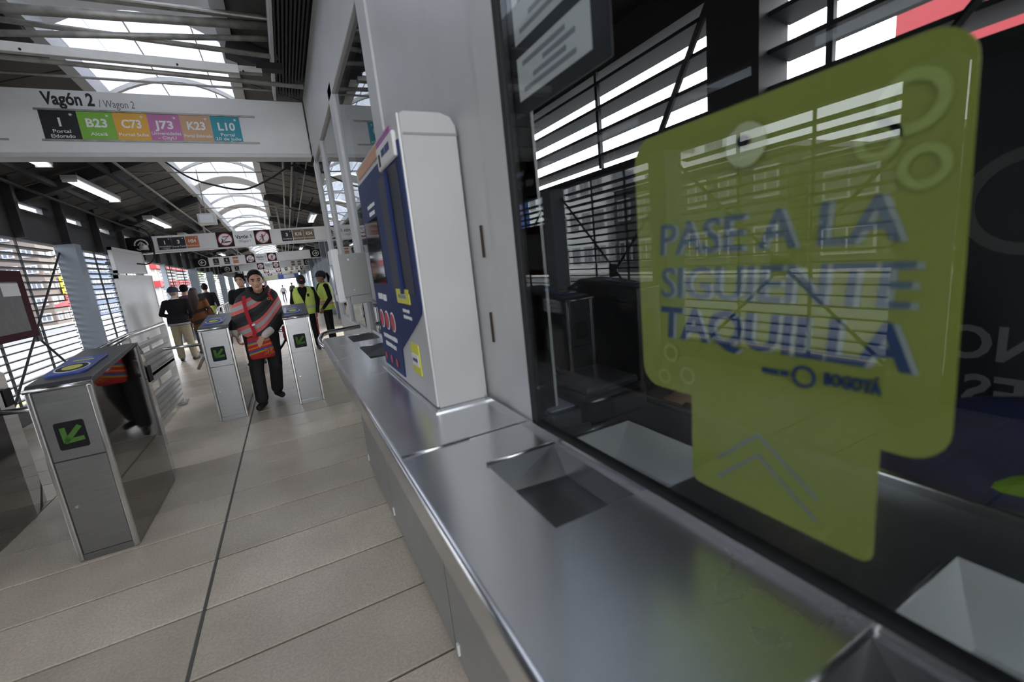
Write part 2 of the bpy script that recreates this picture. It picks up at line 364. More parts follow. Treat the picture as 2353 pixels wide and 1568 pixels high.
# ---- right wall beyond the booth
wr=thing('wall_right','grey painted side wall with louvred openings beyond the ticket booth',None,(0,0,0),kind='structure')
MB().box(XR,XR+.12,5.7,58,2.33,3.22).build('fascia_band',darkp,wr)
MB().box(XR,XR+.12,5.7,34,-.2,.22).build('plinth',darkp,wr)
for a,b_ in ((8.2,10.4),(14.2,17.0),(24.6,29.6),(44.2,50),(50.2,58)): MB().box(XR-.02,XR+.1,a,b_,.22,2.36).build('solid_panel',bluegrey,wr)
for y in (5.75,8.0,10.5,14.0,17.0,19.5,22.0,24.4,29.7,36,44,50): MB().box(XR-.2,XR,y,y+.25,0,3.1).build('column',bluegrey,wr,bevel=.006)
for a,b_ in ((6.0,8.0),(17.3,19.5),(19.75,22.0),(22.25,24.4)): louvre(a,b_,.25,2.33,XR+.06,wr,stuff=True,side=-1)
# ---- roof
ce=thing('ceiling','dark ribbed sloping roof panels with steel rafters',None,(0,0,0),kind='structure')
XA,XB,ZS=-1.5,-.1,3.72
def slope_piece(x0,z0,x1,z1,w,name,mt,th=.04):
    d=Vector((x1-x0,0,z1-z0)); nrm=Vector((-d.z,0,d.x)).normalized()*th
    if nrm.z<0: nrm=-nrm
    return MB().prism([Vector((x0,0,z0)),Vector((x1,0,z1)),Vector((x1,0,z1))+nrm,Vector((x0,0,z0))+nrm],(0,w,0)).build(name,mt,ce)
pl=slope_piece(XL-.25,3.13,XA,ZS,.592,'roof_panel',roofm); pr=slope_piece(XR+.25,3.13,XB,ZS,.592,'roof_panel',roofm)
N=56
for i in range(N):
    y=-4+.6*i
    if i==0: pl.location=(0,y,0); pr.location=(0,y,0)
    else: inst(pl,'roof_panel',(0,y,random.uniform(0,.006)),ce); inst(pr,'roof_panel',(0,y,random.uniform(0,.006)),ce)
slope_piece(XL-.25,3.18,XA,ZS+.05,62,'roof_sheet',darkp).location=(0,-4,0); slope_piece(XR+.25,3.18,XB,ZS+.05,62,'roof_sheet',darkp).location=(0,-4,0)
rf=[1.3+3.9*k for k in range(-1,15)]
for y in rf:
    MB().bar((XL,y,3.04),(XA,y,ZS-.09),.14,.16).build('rafter',darkp,ce); MB().bar((XR,y,3.04),(XB,y,ZS-.09),.14,.16).build('rafter',darkp,ce)
for x,z in ((-2.75,3.2),(-2.1,3.4),(.55,3.46),(1.15,3.26)):
    MB().box(x-.03,x+.03,-4,58,z-.05,z+.02).build('purlin',darkp,ce)
for x0,x1 in ((XA-.06,XA+.05),(XB-.05,XB+.06)):
    MB().box(x0,x1,-4,58,ZS-.06,ZS+.14).build('skylight_kerb',alu,ce)
# skylight bays
def arc_pt(t,rise=.24,z0=ZS+.1): return (XA+(XB-XA)*t, z0+rise*(1-(2*t-1)**2))
def arc_strip(t0,t1,y0,y1,th,mb,dz=0,n=5,mi=0):
    top=[];bot=[]
    for i in range(n+1):
        x,z=arc_pt(t0+(t1-t0)*i/n); top.append((x,y0,z+dz+th)); bot.append((x,y0,z+dz))
    mb.prism(bot+top[::-1],(0,y1-y0,0),mi); return mb
bands=[5.2+3.9*k for k in range(-2,14)]
sk=0; edges=[-4]+[v for y in bands for v in (y-.42,y+.42)]+[58]
for k in range(0,len(edges),2):
    a,b_=edges[k],edges[k+1]
    if b_-a<.4: continue
    sk+=1
    w=thing('window_%d'%sk,'translucent barrel-vault skylight bay in the roof ridge, number %d from the near end'%sk,None,(0,a,0),kind='structure')
    for j in range(5): arc_strip(j/5,(j+1)/5,a,b_,.01,MB()).build('skylight_pane',pc,w,smooth=False)
    ym=(a+b_)/2
    for yy in (ym,): arc_strip(0.01,.99,yy-.03,yy+.03,.05,MB(),-.06,12).build('arched_rib',galv_l,w)
    for t in (.4,.8):
        x,z=arc_pt(t); MB().box(x-.005,x+.005,a,b_,z-.015,z-.001).build('glazing_bar',galv_l,w)
for y in bands: arc_strip(0,1,y-.42,y+.42,.02,MB(),-.02,14).build('arch_band',signg,ce)
for y in bands:
    MB().tube([(XA-.5,y+.6,ZS-.22),(XB+.7,y+.6,ZS-.24)],.012,6).build('tie_rod',galv,ce); MB().tube([(XA-.3,y-.7,ZS-.12),(XB+.5,y-.7,ZS-.14)],.012,6).build('tie_rod',galv,ce)
# end wall behind the camera (closes the hall)
MB().box(XL-.2,-1.2,-4.15,-4,0,3.2).box(.6,XR+.2,-4.15,-4,0,3.2).build('wall_back',alu).update_tag()
tag(bpy.data.objects['wall_back'],'grey end wall behind the viewer with open doorway',None,kind='structure')
# ---- ticket booth shell
XG=.52
bo=thing('wall_booth','grey aluminium ticket booth front with solid panels, mullions and high fascia',None,(0,0,0),kind='structure')
MB().box(XG,XG+.06,-2,5.6,2.74,3.34).build('fascia_panel',alu,bo)
MB().box(XG,XG+.07,.975,2.13,.9,2.74).build('solid_panel',alu_l,bo)
MB().box(XG-.006,XG+.08,.975,1.10,.9,2.74).build('corner_post',alu,bo,bevel=.004)
for a,b_ in ((2.13,2.30),(3.44,3.62),(5.42,5.6)): MB().box(XG-.012,XG+.08,a,b_,.6,2.74).build('mullion',alu,bo,bevel=.005)
MB().box(XG-.012,XG+.07,2.13,5.6,2.66,2.76).build('head_rail',alu,bo,bevel=.005)
MB().box(XG-.002,XG+.06,3.36,5.6,0,.85).build('kick_panel',alu_l,bo)
MB().box(XG-.014,XG+.07,3.62,5.42,.83,.97).build('door_rail',alu,bo,bevel=.004)
MB().box(XG-.012,XG+.06,4.6,4.7,.97,2.66).build('mullion',alu,bo,bevel=.004)
MB().box(XG,XG+.06,-2,.975,2.32,2.74).build('header_panel',darkp,bo)
for z in (1.10,1.35): MB().box(XG-.03,XG-.012,3.66,3.69,z,z+.07).build('hinge',white,bo,bevel=.003)
MB().box(XG+.06,XR,-2,5.6,2.5,2.56).build('booth_ceiling',darkp,bo)
MB().box(XG+.02,XR,-2.06,-2,0,2.6).build('booth_side',darkp,bo)
MB().box(XG+.08,XR,5.54,5.6,0,3.3).build('booth_side',alu,bo)
MB().box(XR,XR+.08,-2.0,5.7,0,1.86).build('rear_panel',darkp,bo); MB().box(XR,XR+.08,-2.0,5.7,2.34,3.3).build('rear_panel',darkp,bo)
for a,b_ in ((1.06,1.27),(2.9,5.7),(-2,-.6)): MB().box(XR-.08,XR+.08,a,b_,1.86,2.4).build('rear_column',darkp,bo)
for a,b_ in ((-.6,1.06),(1.27,2.9)): louvre(a,b_,1.86,2.34,XR+.03,bo,pitch=.118,dep=.12,side=-1)
for y in (.86,2.0): MB().box(XR-.02,XR+.0,y,y+.02,1.86,2.34).build('louvre_rod',slatm,bo)
MB().tube([(XR-.03,1.27,2.36),(XR-.03,1.60,1.86)],.014,6).build('brace_rod',slatm,bo)
MB().tube([(XR-.03,.60,1.86),(XR-.03,.30,2.2)],.014,6).build('brace_rod',slatm,bo)
for z0,y0,y1 in ((1.45,1.175,1.185),(1.2,1.175,1.185)): MB().box(XG-.004,XG+.002,y0,y1,z0,z0+.09).build('rust_slot',mat('rust_slot_dark',(.05,.028,.015),.9),bo)
g=thing('window_20','large clear ticket window pane with black seal over the counter',None,(XG,.4,1.0),kind='structure')
MB().box(XG,XG+.008,-2,.972,1.0,2.33).build('pane',glass_b,g)
MB().box(XG-.012,XG+.02,-2,.972,1.0,1.014).build('black_seal',rubber,g); MB().box(XG-.006,XG+.016,.955,.975,1.0,2.33).build('black_seal',rubber,g)
g=thing('window_21','tall dark reflective side pane of the ticket booth beside the machine',None,(XG,2.8,1.0),kind='structure')
MB().box(XG+.01,XG+.018,2.30,3.44,1.0,2.66).build('pane',glass_w,g)
g=thing('window_22','glazed booth door pane near the turnstiles',None,(XG,4.2,1.0),kind='structure')
MB().box(XG+.01,XG+.018,3.62,4.6,.97,2.66).build('pane',glass_w,g); MB().box(XG+.01,XG+.018,4.7,5.42,.97,2.66).build('pane',glass_w,g)
# ---- outside
gr=MB().box(-200,XL-.12,-60,300,-.95,-.9).box(XR+.12,120,-60,300,-.95,-.9).build('road',mat('asphalt',(.14,.14,.14),.9,0,.1,.3)); tag(gr,'pale grey road surface outside the station',None,kind='structure')
pv=MB().box(XL-1.1,XL-.12,-10,60,-.9,-.05).build('platform_edge',mat('platform_concrete',(.45,.44,.42),.8,0,.1,2)); tag(pv,'concrete platform edge outside the left louvres',None,kind='structure')
yl=MB().box(XL-1.1,XL-.9,-10,60,-.05,-.046).build('platform_line',mat('yellow_line',(.55,.40,.06),.7)); tag(yl,'worn yellow safety line along the platform edge',None,kind='structure')
pav=MB().box(-40,-19.5,-30,200,-.9,-.75).build('far_pavement',mat('pavement',(.5,.48,.45),.9,0,.1,1)); tag(pav,'pavement across the road',None,kind='structure')
paneB=mat('bld_pane_dark',(.05,.06,.08),.15); paneW=mat('bld_frame',(.4,.4,.4),.6)
WCACHE={}
def building(label,x0,x1,y0,y1,h,wall_c,floors,wcol,faces='xy',ny=6,nx=4,z0=-.75,roofc=(.3,.28,.27),balc=None):
    r=thing('building',label,'building',((x0+x1)/2,(y0+y1)/2,z0))
    wm=mat('bld_%02d'%len(bpy.data.materials),wall_c,.85,0,.06,.5); pm=mat('blw_%02d'%len(bpy.data.materials),wcol,.2)
    MB().box(x0,x1,y0,y1,z0,z0+h).build('walls',wm,r); MB().box(x0-.2,x1+.2,y0-.2,y1+.2,z0+h,z0+h+.3).build('roof',mat('roof%02d'%len(bpy.data.materials),roofc,.8),r)
    fh=h/floors
    first={}
    def win(c,axis,w,hh):
        k=(axis,)
        if k not in first:
            mb=MB()
            if axis=='x': mb.box(-.05,.10,-w/2,w/2,-hh/2,hh/2,0).box(.1,.13,-w/2+.12,w/2-.12,-hh/2+.12,hh/2-.12,1).box(.1,.15,-.05,.05,-hh/2,hh/2,0)
            else: mb.box(-w/2,w/2,-.10,.05,-hh/2,hh/2,0).box(-w/2+.12,w/2-.12,-.13,-.1,-hh/2+.12,hh/2-.12,1).box(-.05,.05,-.15,-.1,-hh/2,hh/2,0)
            o=mb.build('window',[paneW,pm],r,off=(0,0,0)); o.location=Vector(c)-wloc(r); first[k]=o
        else: inst(first[k],'window',c,r)
    for f in range(floors):
        z=z0+fh*(f+.52)
        if 'x' in faces:
            for j in range(ny): win((x1,y0+(y1-y0)*(j+.5)/ny,z),'x',(y1-y0)/ny*.62,fh*.52)
        if 'y' in faces:
            for j in range(nx): win((x0+(x1-x0)*(j+.5)/nx,y0,z),'y',(x1-x0)/nx*.62,fh*.52)
        if balc and f>0:
            bmt=mat('balc%02d'%len(bpy.data.materials),balc,.7)
            for j in range(nx):
                xc=x0+(x1-x0)*(j+.5)/nx; w=(x1-x0)/nx*.8
                MB().box(xc-w/2,xc+w/2,y0-.9,y0,z0+fh*f-.1,z0+fh*f+.95).build('balcony',bmt,r)
            for j in range(ny):
                yc=y0+(y1-y0)*(j+.5)/ny; w=(y1-y0)/ny*.8
                MB().box(x1,x1+.9,yc-w/2,yc+w/2,z0+fh*f-.1,z0+fh*f+.95).build('balcony',bmt,r)
    return r
building('brown brick block with many pale windows behind the left louvres',-36,-21,60,69,9.5,(.15,.12,.10),6,(.16,.17,.18),'xy',6,11)
building('blue glazed office block behind the left louvres',-36,-20.5,70,80,10,(.11,.14,.2),6,(.06,.10,.2),'xy',8,9)
building('low grey shop row with awnings beside the blue block',-36,-20,81,88,6.5,(.2,.19,.18),2,(.06,.06,.07),'xy',4,5)
building('white apartment house with red balconies seen through the open door',-34,-19,90,116,12,(.4,.4,.4),4,(.1,.11,.14),'xy',7,4,balc=(.35,.03,.035))
building('grey blue house beyond the red balconies',-34,-20,124,150,10,(.2,.22,.26),3,(.1,.11,.13),'xy',8,4)
building('bright blue office front mirrored in the ticket window',-36,-22,41,53,13,(.05,.14,.42),5,(.07,.2,.55),'xy',6,4)
building('white office building mirrored in the ticket window',-36,-22,28,40,14,(.8,.8,.8),5,(.2,.22,.25),'xy',7,4)
building('low dark grey shop mirrored in the ticket window',-36,-22,14,27,6,(.06,.06,.065),2,(.1,.1,.11),'x',6,4)
building('low pale shop far along the road behind the viewer',-36,-22,-12,13,5,(.08,.075,.07),2,(.1,.1,.1),'x',7,4)
building('red walled building outside the booth rear louvres',14,26,-4,6,14,(.2,.02,.025),5,(.3,.3,.3),'x',3,3)
o=MB().box(-3.6,2.1,62,112,-1.15,-.95).build('floor_far',fm2); tag(o,'concrete floor of the next hall in the far distance',None,kind='structure')
o=MB().box(-3.7,2.2,84,112,1.95,2.1).build('ceiling_far',darkp); tag(o,'dark roof of the next hall in the far distance',None,kind='structure')
o=MB().box(-3.7,-3.6,92,112,-.95,1.95).build('wall_far_left',bluegrey); tag(o,'left side wall of the next hall in the far distance',None,kind='structure')
o=MB().box(2.1,2.2,92,112,-.95,1.95).build('wall_far_right',bluegrey); tag(o,'right side wall of the next hall in the far distance',None,kind='structure')
def treething(label,x,y,h,seed):
    rnd=random.Random(seed); r=thing('street_tree',label,'tree',(x,y,-.75)); MB().tube([(x,y,-.75),(x+.1,y,h*.5),(x,y+.2,h*.8)],[.16,.12,.05],7).build('trunk',mat('bark',(.16,.12,.09),.9),r)
    mb=MB()
    for i in range(700):
        a=rnd.uniform(0,6.28); rr=rnd.random()**.5*h*.28; z=h*.62+rnd.gauss(0,h*.14); c=Vector((x+rr*math.cos(a),y+rr*math.sin(a),z)); u=Vector((rnd.gauss(0,1),rnd.gauss(0,1),rnd.gauss(0,1))).normalized()*.2; v=u.cross(Vector((rnd.gauss(0,1),rnd.gauss(0,1),1))).normalized()*.12
        mb.add([c-u,c+v,c+u,c-v],[(0,1,2,3)])
    o=mb.build('foliage',mat('leaf_green',(.20,.28,.10),.8,0,.3,3),r); o['kind']='stuff'
treething('pale green street tree beyond the far left louvres, nearer one',-9,74,6.5,1); treething('pale green street tree beyond the far left louvres, farther one',-9.5,88,7,2)
sb=MB().box(-19.9,-19.7,62.5,67.5,2.2,4.0).build('shop_sign',mat('shop_yellow',(.75,.55,.05),.6)); tag(sb,'large yellow shop sign on the brown block',"sign")
sb=MB().box(-19.9,-19.7,62.8,68.0,1.5,2.1).build('shop_sign',mat('shop_redw',(.55,.12,.12),.6)); tag(sb,'narrow red shop sign under the yellow one',"sign")
for o in bpy.data.objects:
    if o.name.startswith('shop_sign'): o.location.x-= .92
um=thing('parasol','red street parasol on the pavement across the road','parasol',(-19.2,58.0,-.75))
MB().tube([(-19.2,58.0,-.75),(-19.2,58.0,1.5)],.03,6).build('pole',chrome,um); MB().tube([(-19.2,58.0,.95),(-19.2,58.0,1.3),(-19.2,58.0,1.55)],[1.1,.7,.03],8).build('canopy',mat('parasol_red',(.6,.04,.04),.7),um)
# ================================================================== CEILING THINGS
TR=4.6
tr=thing('roof_truss','galvanised tube truss crossing under the skylight above the near turnstile','truss',(-.8,TR,3.1))
def trbar(a,b,r,xa=-2.05,xb=.3,dy=0,mt=galv):
    s_=(b[1]-a[1])/(b[0]-a[0]); MB().tube([(xa,TR+dy,a[1]+s_*(xa-a[0])),(xb,TR+dy,a[1]+s_*(xb-a[0]))],r,10).build('truss_tube',mt,tr,smooth=True)
trbar((-1.415,3.49),(.275,3.575),.034,-1.95); trbar((-1.448,3.35),(.276,3.50),.022,-1.95,dy=.05); trbar((-1.4,3.455),(.27,3.375),.02,-1.95,.3,dy=.10)
trbar((-.95,3.60),(.275,3.61),.024,-1.5,.3,dy=-.05); trbar((-1.488,3.175),(.22,3.115),.018,-2.0,.45)
MB().bar((-2.0,TR-.06,3.23),(-.03,TR-.06,3.185),.05,.065).build('flat_beam',galv_l,tr,bevel=.004)
for x in (-1.35,-.45,.0): MB().cyl((x,TR-.088,3.215-.023*(x+2)),(0,1,0),.008,.006,8).build('bolt',black,tr)
MB().box(-.03,.14,TR-.09,TR-.02,3.165,3.21).build('beam_bracket',galv,tr); MB().box(.10,.30,TR-.1,TR,3.20,3.25).build('junction_box',black,tr)
gr_=thing('ceiling_grille','dark slatted ventilation grille along the top of the booth','grille',(.37,3.5,3.36))
first=None
for i in range(9):
    x=.272+.028*i
    if first is None: first=MB().box(-.007,.007,-2.9,2.1,-.03,.03).build('grille_slat',darkp,gr_,off=(0,0,0)); first.location=Vector((x,3.5,3.38))-gr_.location
    else: inst(first,'grille_slat',(x,3.5,3.38),gr_)
MB().box(.235,.258,.6,5.65,3.33,3.45).build('grille_frame',alu,gr_); MB().box(.235,.52,.6,5.65,3.425,3.44).build('grille_back',black,gr_)
for y in (1.5,3.0,4.4): MB().box(.26,.505,y,y+.03,3.405,3.42).build('grille_tie',darkp,gr_)
lampe=mat('lamp_tube',(.95,.97,1.0),.5,emit=1.6); lensm=mat('lamp_reflector',(.55,.55,.55),.35,.3)
lp=[(-2.45,9.55,3.16),(-2.45,13.5,3.16),(-2.45,17.0,3.16),(-2.45,6.95,3.16),(-2.45,21,3.16),(1.0,14.0,3.16),(1.0,17.5,3.16),(1.0,21,3.16),(-2.45,25,3.16),(1.0,25,3.16)]
ordn=['second','third','fourth','nearest','fifth','nearest','second','third','last','last']
lamp0=None
for i,(x,y,z) in enumerate(lp):
    lab='%s long fluorescent tube lamp under the %s roof slope'%(ordn[i],'left' if x<0 else 'right')
    if lamp0 is None:
        lamp0=thing('tube_lamp',lab,'lamp',(x,y,z),group='fluorescent lamps under the roof')
        MB().box(x-.09,x+.09,y-.95,y+.95,z+.03,z+.09).build('housing',lensm,lamp0)
        for dx in (-.04,.04): MB().tube([(x+dx,y-.92,z+.015),(x+dx,y+.92,z+.015)],.013,8).build('tube',lampe,lamp0,smooth=True)
        for dy in (-.94,.94): MB().box(x-.08,x+.08,y+dy-.015,y+dy+.015,z-.005,z+.03).build('end_cap',white,lamp0)
        for dy in (-.6,.6): MB().tube([(x,y+dy,z+.09),(x,y+dy,z+.2)],.005,5).build('hanger',galv,lamp0)
    else: dup(lamp0,(x,y,z),lab)
# cable trays and conduits running along the hall
def conduit(label,x,z,r,y0=6.2,y1=29,name='conduit',mt=galv):
    o=MB().tube([(x,y0,z),(x,(y0+y1)/2,z-.02),(x,y1,z)],r,8).build(name,mt,None,smooth=True,off=(0,0,0)); tag(o,label,'pipe'); return o
conduit('slim conduit along the left roof slope, closest to the skylight',-1.79,3.28,.018); conduit('thicker dark conduit along the left roof slope, second from the skylight',-2.02,3.26,.026,mt=darkp); conduit('dark pipe along the left roof slope nearest the wall',-2.82,3.0,.022,mt=darkp)
conduit('left vertical-looking conduit of the pair above the booth end',.30,3.30,.018); conduit('right conduit of the pair above the booth end',.43,3.28,.018)
conduit('thin conduit on the right roof slope beside the pair',.62,3.22,.012)
def cable(label,pts,r=.012):
    P=[Vector(p) for p in pts]; out=[]
    for i in range(len(P)-1):
        p0=P[max(i-1,0)];p1=P[i];p2=P[i+1];p3=P[min(i+2,len(P)-1)]
        for k in range(6):
            t=k/6; out.append(.5*((2*p1)+(-p0+p2)*t+(2*p0-5*p1+4*p2-p3)*t*t+(-p0+3*p1-3*p2+p3)*t**3))
    out.append(P[-1]); o=MB().tube(out,r,6).build('cable',rubber,None,smooth=True,off=(0,0,0)); tag(o,label,'cable')
cable('thick black cable sagging across under the skylight',[(-1.45,8,3.55),(-1.235,8,3.3),(-.98,8,3.06),(-.685,8,2.937),(-.307,8,2.866),(.073,8,3.017),(.346,8,3.18),(.5,8,3.21),(.66,8,3.08),(.8,8,3.2)],.014)
cable('thin black cable looping among the right conduits',[(.3,11,3.4),(.35,11,3.05),(.55,11.2,2.98),(.8,11.3,3.15),(.9,11.4,3.3)],.01)
cable('black cable hanging beside the security camera',[(-2.95,12.9,3.1),(-2.55,12.7,2.9),(-2.5,12.6,2.4),(-2.62,12.55,2.2),(-2.85,12.6,2.22)],.016)
t=thing('hanging_box','pale metal speaker box hanging left of the skylight','speaker',(-1.23,11.5,2.98))
MB().box(-1.4,-1.08,11.4,11.65,2.83,3.05).build('body',galv_l,t,bevel=.01); MB().tube([(-1.24,11.5,3.05),(-1.24,11.5,3.95)],.01,6).build('hanger',galv,t); MB().box(-1.36,-1.12,11.395,11.4,2.86,3.02).build('front_panel',signw,t)
t=thing('security_camera','dome security camera on a bracket at the left end of the far direction sign','camera',(-2.85,13.42,2.55))
MB().box(-3.2,-2.7,13.40,13.46,2.62,2.68).build('bracket',black,t); MB().tube([(-2.82,13.38,2.68),(-2.82,13.38,2.57)],[.08,.09],14).build('housing',alu,t,smooth=True); MB().ell((-2.82,13.38,2.57),(.075,.075,.075)).build('dome',black,t,smooth=True)
# ================================================================== SIGNS
def star(mb,x,y,z,r):
    ring_y(mb,x,y,z,0.001,r*.5,.001,10)
    for k in range(8):
        a=k*math.pi/4; mb.obox((x+r*.8*math.cos(a),y+.0005,z+r*.8*math.sin(a)),((math.cos(a),0,math.sin(a)),(0,1,0),(-math.sin(a),0,math.cos(a))),(r*.22,.0005,r*.08))
def tile(root,x0,x1,z0,z1,y,c,code,sub,tc=textw,small=False):
    nm='route_tile'; o=MB().box(x0,x1,y-.006,y,z0,z1).build(nm,mat('tile_%s_%s'%(code,root.name),c,.45),root); h=z1-z0; w=x1-x0; yy=y-.0075; xc=(x0+x1)/2
    def sub_text(s,z,size,bold=.01,wid=None):
        return text('route_text',s,face_y(xc,yy,z),size,tc,o_root(o),bold=bold,width=wid)
    sub_text(code,z0+h*(.58 if sub else .5),h*.42,.03,min(w*.6,.13*len(code)*h*1.6) if (not small and len(code)>1) else None)
    if sub:
        ls=sub.split('\n')
        for i,l in enumerate(ls): sub_text(l,z0+h*(.27-.17*i if len(ls)>1 else .2),h*.17,.01,min(w*.92,len(l)*h*.085))
    if not small:
        mb=MB(); star(mb,x0+w*.84,yy,z0+h*.87,h*.06); mb.build('star_mark',tc,o,off=wloc(root))
    return o
def o_root(o): return o
def arrow_circle(root,x,y,z,r,ang):
    mb=MB(); ring_y(mb,x,y-.003,z,r*.80,r,.003,32); mb.build('arrow_ring',textw,root)
    mb=MB(); a=R_(ang); d=Vector((math.cos(a),0,math.sin(a))); p=Vector((-d.z,0,d.x)); c=Vector((x,y-.0015,z))
    mb.obox(c-d*r*.02,(d,(0,1,0),p),(r*.5,.0015,r*.09))
    for s in (-1,1):
        e=(d*-.7+p*s*.7).normalized(); mb.obox(c+d*r*.48+e*r*.33,(e,(0,1,0),e.cross(Vector((0,1,0)))),(r*.38,.0015,r*.1))
    mb.build('arrow',textw,root)
def prohibit(root,x,y,z,h,kind):
    mb=MB().box(x-h/2,x+h/2,y-.012,y-.002,z-h/2,z+h/2); mb.build('prohibition_plate',signk,root); r=h*.43
    ring_y(MB(),x,y-.015,z,.001,r,.003,28).build('disc',signw,root); ring_y(MB(),x,y-.018,z,r*.9,r,.003,28).build('red_ring',red,root)
    MB().obox((x,y-.0185,z),((.7,0,.7),(0,1,0),(-.7,0,.7)),(r*.9,.001,r*.045)).build('red_slash',red,root)
    mb=MB(); yy=y-.0165
    if kind==0:
        mb.obox((x+r*.25,yy,z-r*.4),((1,0,.05),(0,1,0),(0,0,1)),(r*.42,.001,r*.1)).obox((x+r*.1,yy,z+r*.42),((1,0,.05),(0,1,0),(0,0,1)),(r*.45,.001,r*.05)); ring_y(mb,x-r*.42,yy-.001,z+r*.05,.0005,r*.1,.001,8)
        mb.obox((x-r*.42,yy,z-r*.2),((.5,0,1),(0,1,0),(1,0,-.5)),(r*.2,.001,r*.08)).obox((x-r*.55,yy,z-r*.45),((.8,0,1),(0,1,0),(1,0,-.8)),(r*.18,.001,r*.05)).obox((x-r*.3,yy,z-r*.45),((-.4,0,1),(0,1,0),(1,0,.4)),(r*.18,.001,r*.05))
    else:
        ring_y(mb,x,yy-.001,z+r*.38,.0005,r*.1,.001,8); mb.obox((x,yy,z+r*.05),((1,0,0),(0,1,0),(0,0,1)),(r*.12,.001,r*.22)).obox((x,yy,z+r*.12),((1,0,.1),(0,1,0),(0,0,1)),(r*.38,.001,r*.05))
        for s in (-1,1): mb.obox((x+s*r*.08,yy,z-r*.4),((1,0,0),(0,1,0),(0,0,1)),(r*.05,.001,r*.25))
        mb.obox((x,yy,z-r*.68),((1,0,.05),(0,1,0),(0,0,1)),(r*.5,.001,r*.03))
    mb.build('pictogram',textk,root)
# near overhead sign
Y1=5.70
s1=thing('overhead_sign','big grey overhead sign reading Vagón 2 with six coloured route tiles','sign',(-.75,Y1,2.77))
MB().box(-3.15,.515,Y1,Y1+.22,2.80,3.345).build('sign_box',signg,s1,bevel=.006); MB().box(-3.15,.515,Y1+.005,Y1+.215,2.765,2.80).build('lower_edge',alu,s1)
for z in (3.172,2.908): 
    MB().box(-1.73,.02,Y1-.012,Y1,z-.008,z+.008).build('tile_rail',galv,s1); MB().box(-3.0,-1.95,Y1-.012,Y1,z-.008,z+.008).build('tile_rail',galv,s1)
for i,(c,code,sub) in enumerate([((.014,.014,.016),'1','Portal\nEldorado'),((.22,.50,.06),'B23','Alcalá'),((.80,.42,.05),'C73','Portal Suba'),((.52,.18,.38),'J73','Universidades\n- CityU'),((.60,.36,.20),'K23','Portal Eldorado'),((.02,.30,.38),'L10','Portal\n20 de Julio')]):
    x0=-1.705+.2625*i; tile(s1,x0,x0+.2605,2.917,3.163,Y1,c,code,sub)
text('title_text','Vagón 2',face_y(-1.655,Y1-.001,3.262),.15,textk,s1,'LEFT',bold=.03,width=.37)
text('subtitle_text','/ Wagon 2',face_y(-1.262,Y1-.001,3.235),.095,textg,s1,'LEFT',width=.27)
# direction signs farther along the hall
brown=(.20,.13,.08); orange=(.50,.15,.05)
def far_sign(label,y,z0,z1,left_ang,right_ang,tl,trr,full=True):
    r=thing('direction_sign',label,'sign',(-.78,y,z0),group='direction signs along the hall'); h=z1-z0; xc=-.75
    MB().box(-3.18,1.62,y,y+.18,z0,z1).build('sign_box',signg,r); MB().box(-3.18,1.62,y-.015,y+.19,z0-.03,z0).build('lower_edge',alu_l,r)
    MB().box(-3.18,-2.66,y-.006,y,z0,z1).build('black_end',signk,r); arrow_circle(r,-2.88,y-.006,(z0+z1)/2,h*.38,left_ang)
    if right_ang is not None: MB().box(1.2,1.62,y-.006,y,z0,z1).build('black_end',signk,r); arrow_circle(r,1.42,y-.006,(z0+z1)/2,h*.38,right_ang)
    MB().box(-1.6,-1.56,y+.07,y+.11,z1,3.72).box(.1,.14,y+.07,y+.11,z1,3.66).build('hanger',galv,r)
    MB().box(xc-.235,xc+.235,y-.014,y-.002,z0,z1).build('white_plate',signw,r)
    text('title_text','Vagón 1',face_y(xc,y-.016,z0+h*.6),h*.36,textk,r,bold=.02,width=.36); text('subtitle_text','/Wagon 1',face_y(xc,y-.016,z0+h*.3),h*.24,textg,r,width=.27)
    prohibit(r,xc-.235-h/2,y,(z0+z1)/2,h,0); prohibit(r,xc+.235+h/2,y,(z0+z1)/2,h,1)
    for x,w,c,code,sub in tl+trr: tile(r,x,x+w,z0+.04,z1-.05,y-.002,c,code,sub,small=not full)
    return r
k_=(.014,.014,.016)
far_sign('nearest direction sign, up arrow at left, tiles 1, 3 and orange H54',13.5,2.515,2.885,90,None,[(-2.56,.27,k_,'1','Universidades\n- CityU'),(-2.285,.27,k_,'3','Portal Tunal'),(-2.0,.26,orange,'H54','Portal Usme')],[(.12,.26,k_,'3','Corferias'),(.40,.26,brown,'K10','Portal Eldorado'),(.67,.26,brown,'K54','Portal Eldorado')])
far_sign('second direction sign, left arrow at one end, small separate route tiles',22,2.52,2.87,180,0,[(-2.5,.2,k_,'1','Universidades'),(-2.12,.2,k_,'3','Portal Tunal'),(-1.8,.2,orange,'H54','Portal Usme')],[],False)
far_sign('third direction sign with a single black tile 3 beside its left arrow',30.5,2.55,2.90,180,0,[(-2.5,.22,k_,'3','Portal Tunal')],[(.5,.2,brown,'K10',''),(.85,.2,brown,'K54','')],False)
far_sign('fifth and most distant direction sign, almost hidden',46.5,2.55,2.90,180,0,[],[(.5,.2,brown,'K10','')],False)
far_sign('fourth direction sign with a black tile M at right',38.5,2.55,2.90,180,0,[],[(.1,.2,k_,'M',''),(.5,.2,brown,'K10',''),(.85,.2,brown,'K54','')],False)
t=thing('banner','blue and white banner hanging at the far end of the hall','banner',(0,57.5,2.6)); MB().box(-2.2,1.5,57.5,57.55,2.25,2.85).build('cloth',mat('banner_blue',(.10,.16,.50),.6),t); MB().box(-2.1,-.7,57.48,57.5,2.3,2.8).build('white_field',mat('banner_pale',(.75,.78,.55),.6),t); MB().box(-.1,1.0,57.48,57.5,2.35,2.75).build('white_field',textw,t); MB().box(-1.5,-1.46,57.5,57.54,2.85,3.75).box(.6,.64,57.5,57.54,2.85,3.5).build('hanger',galv,t)
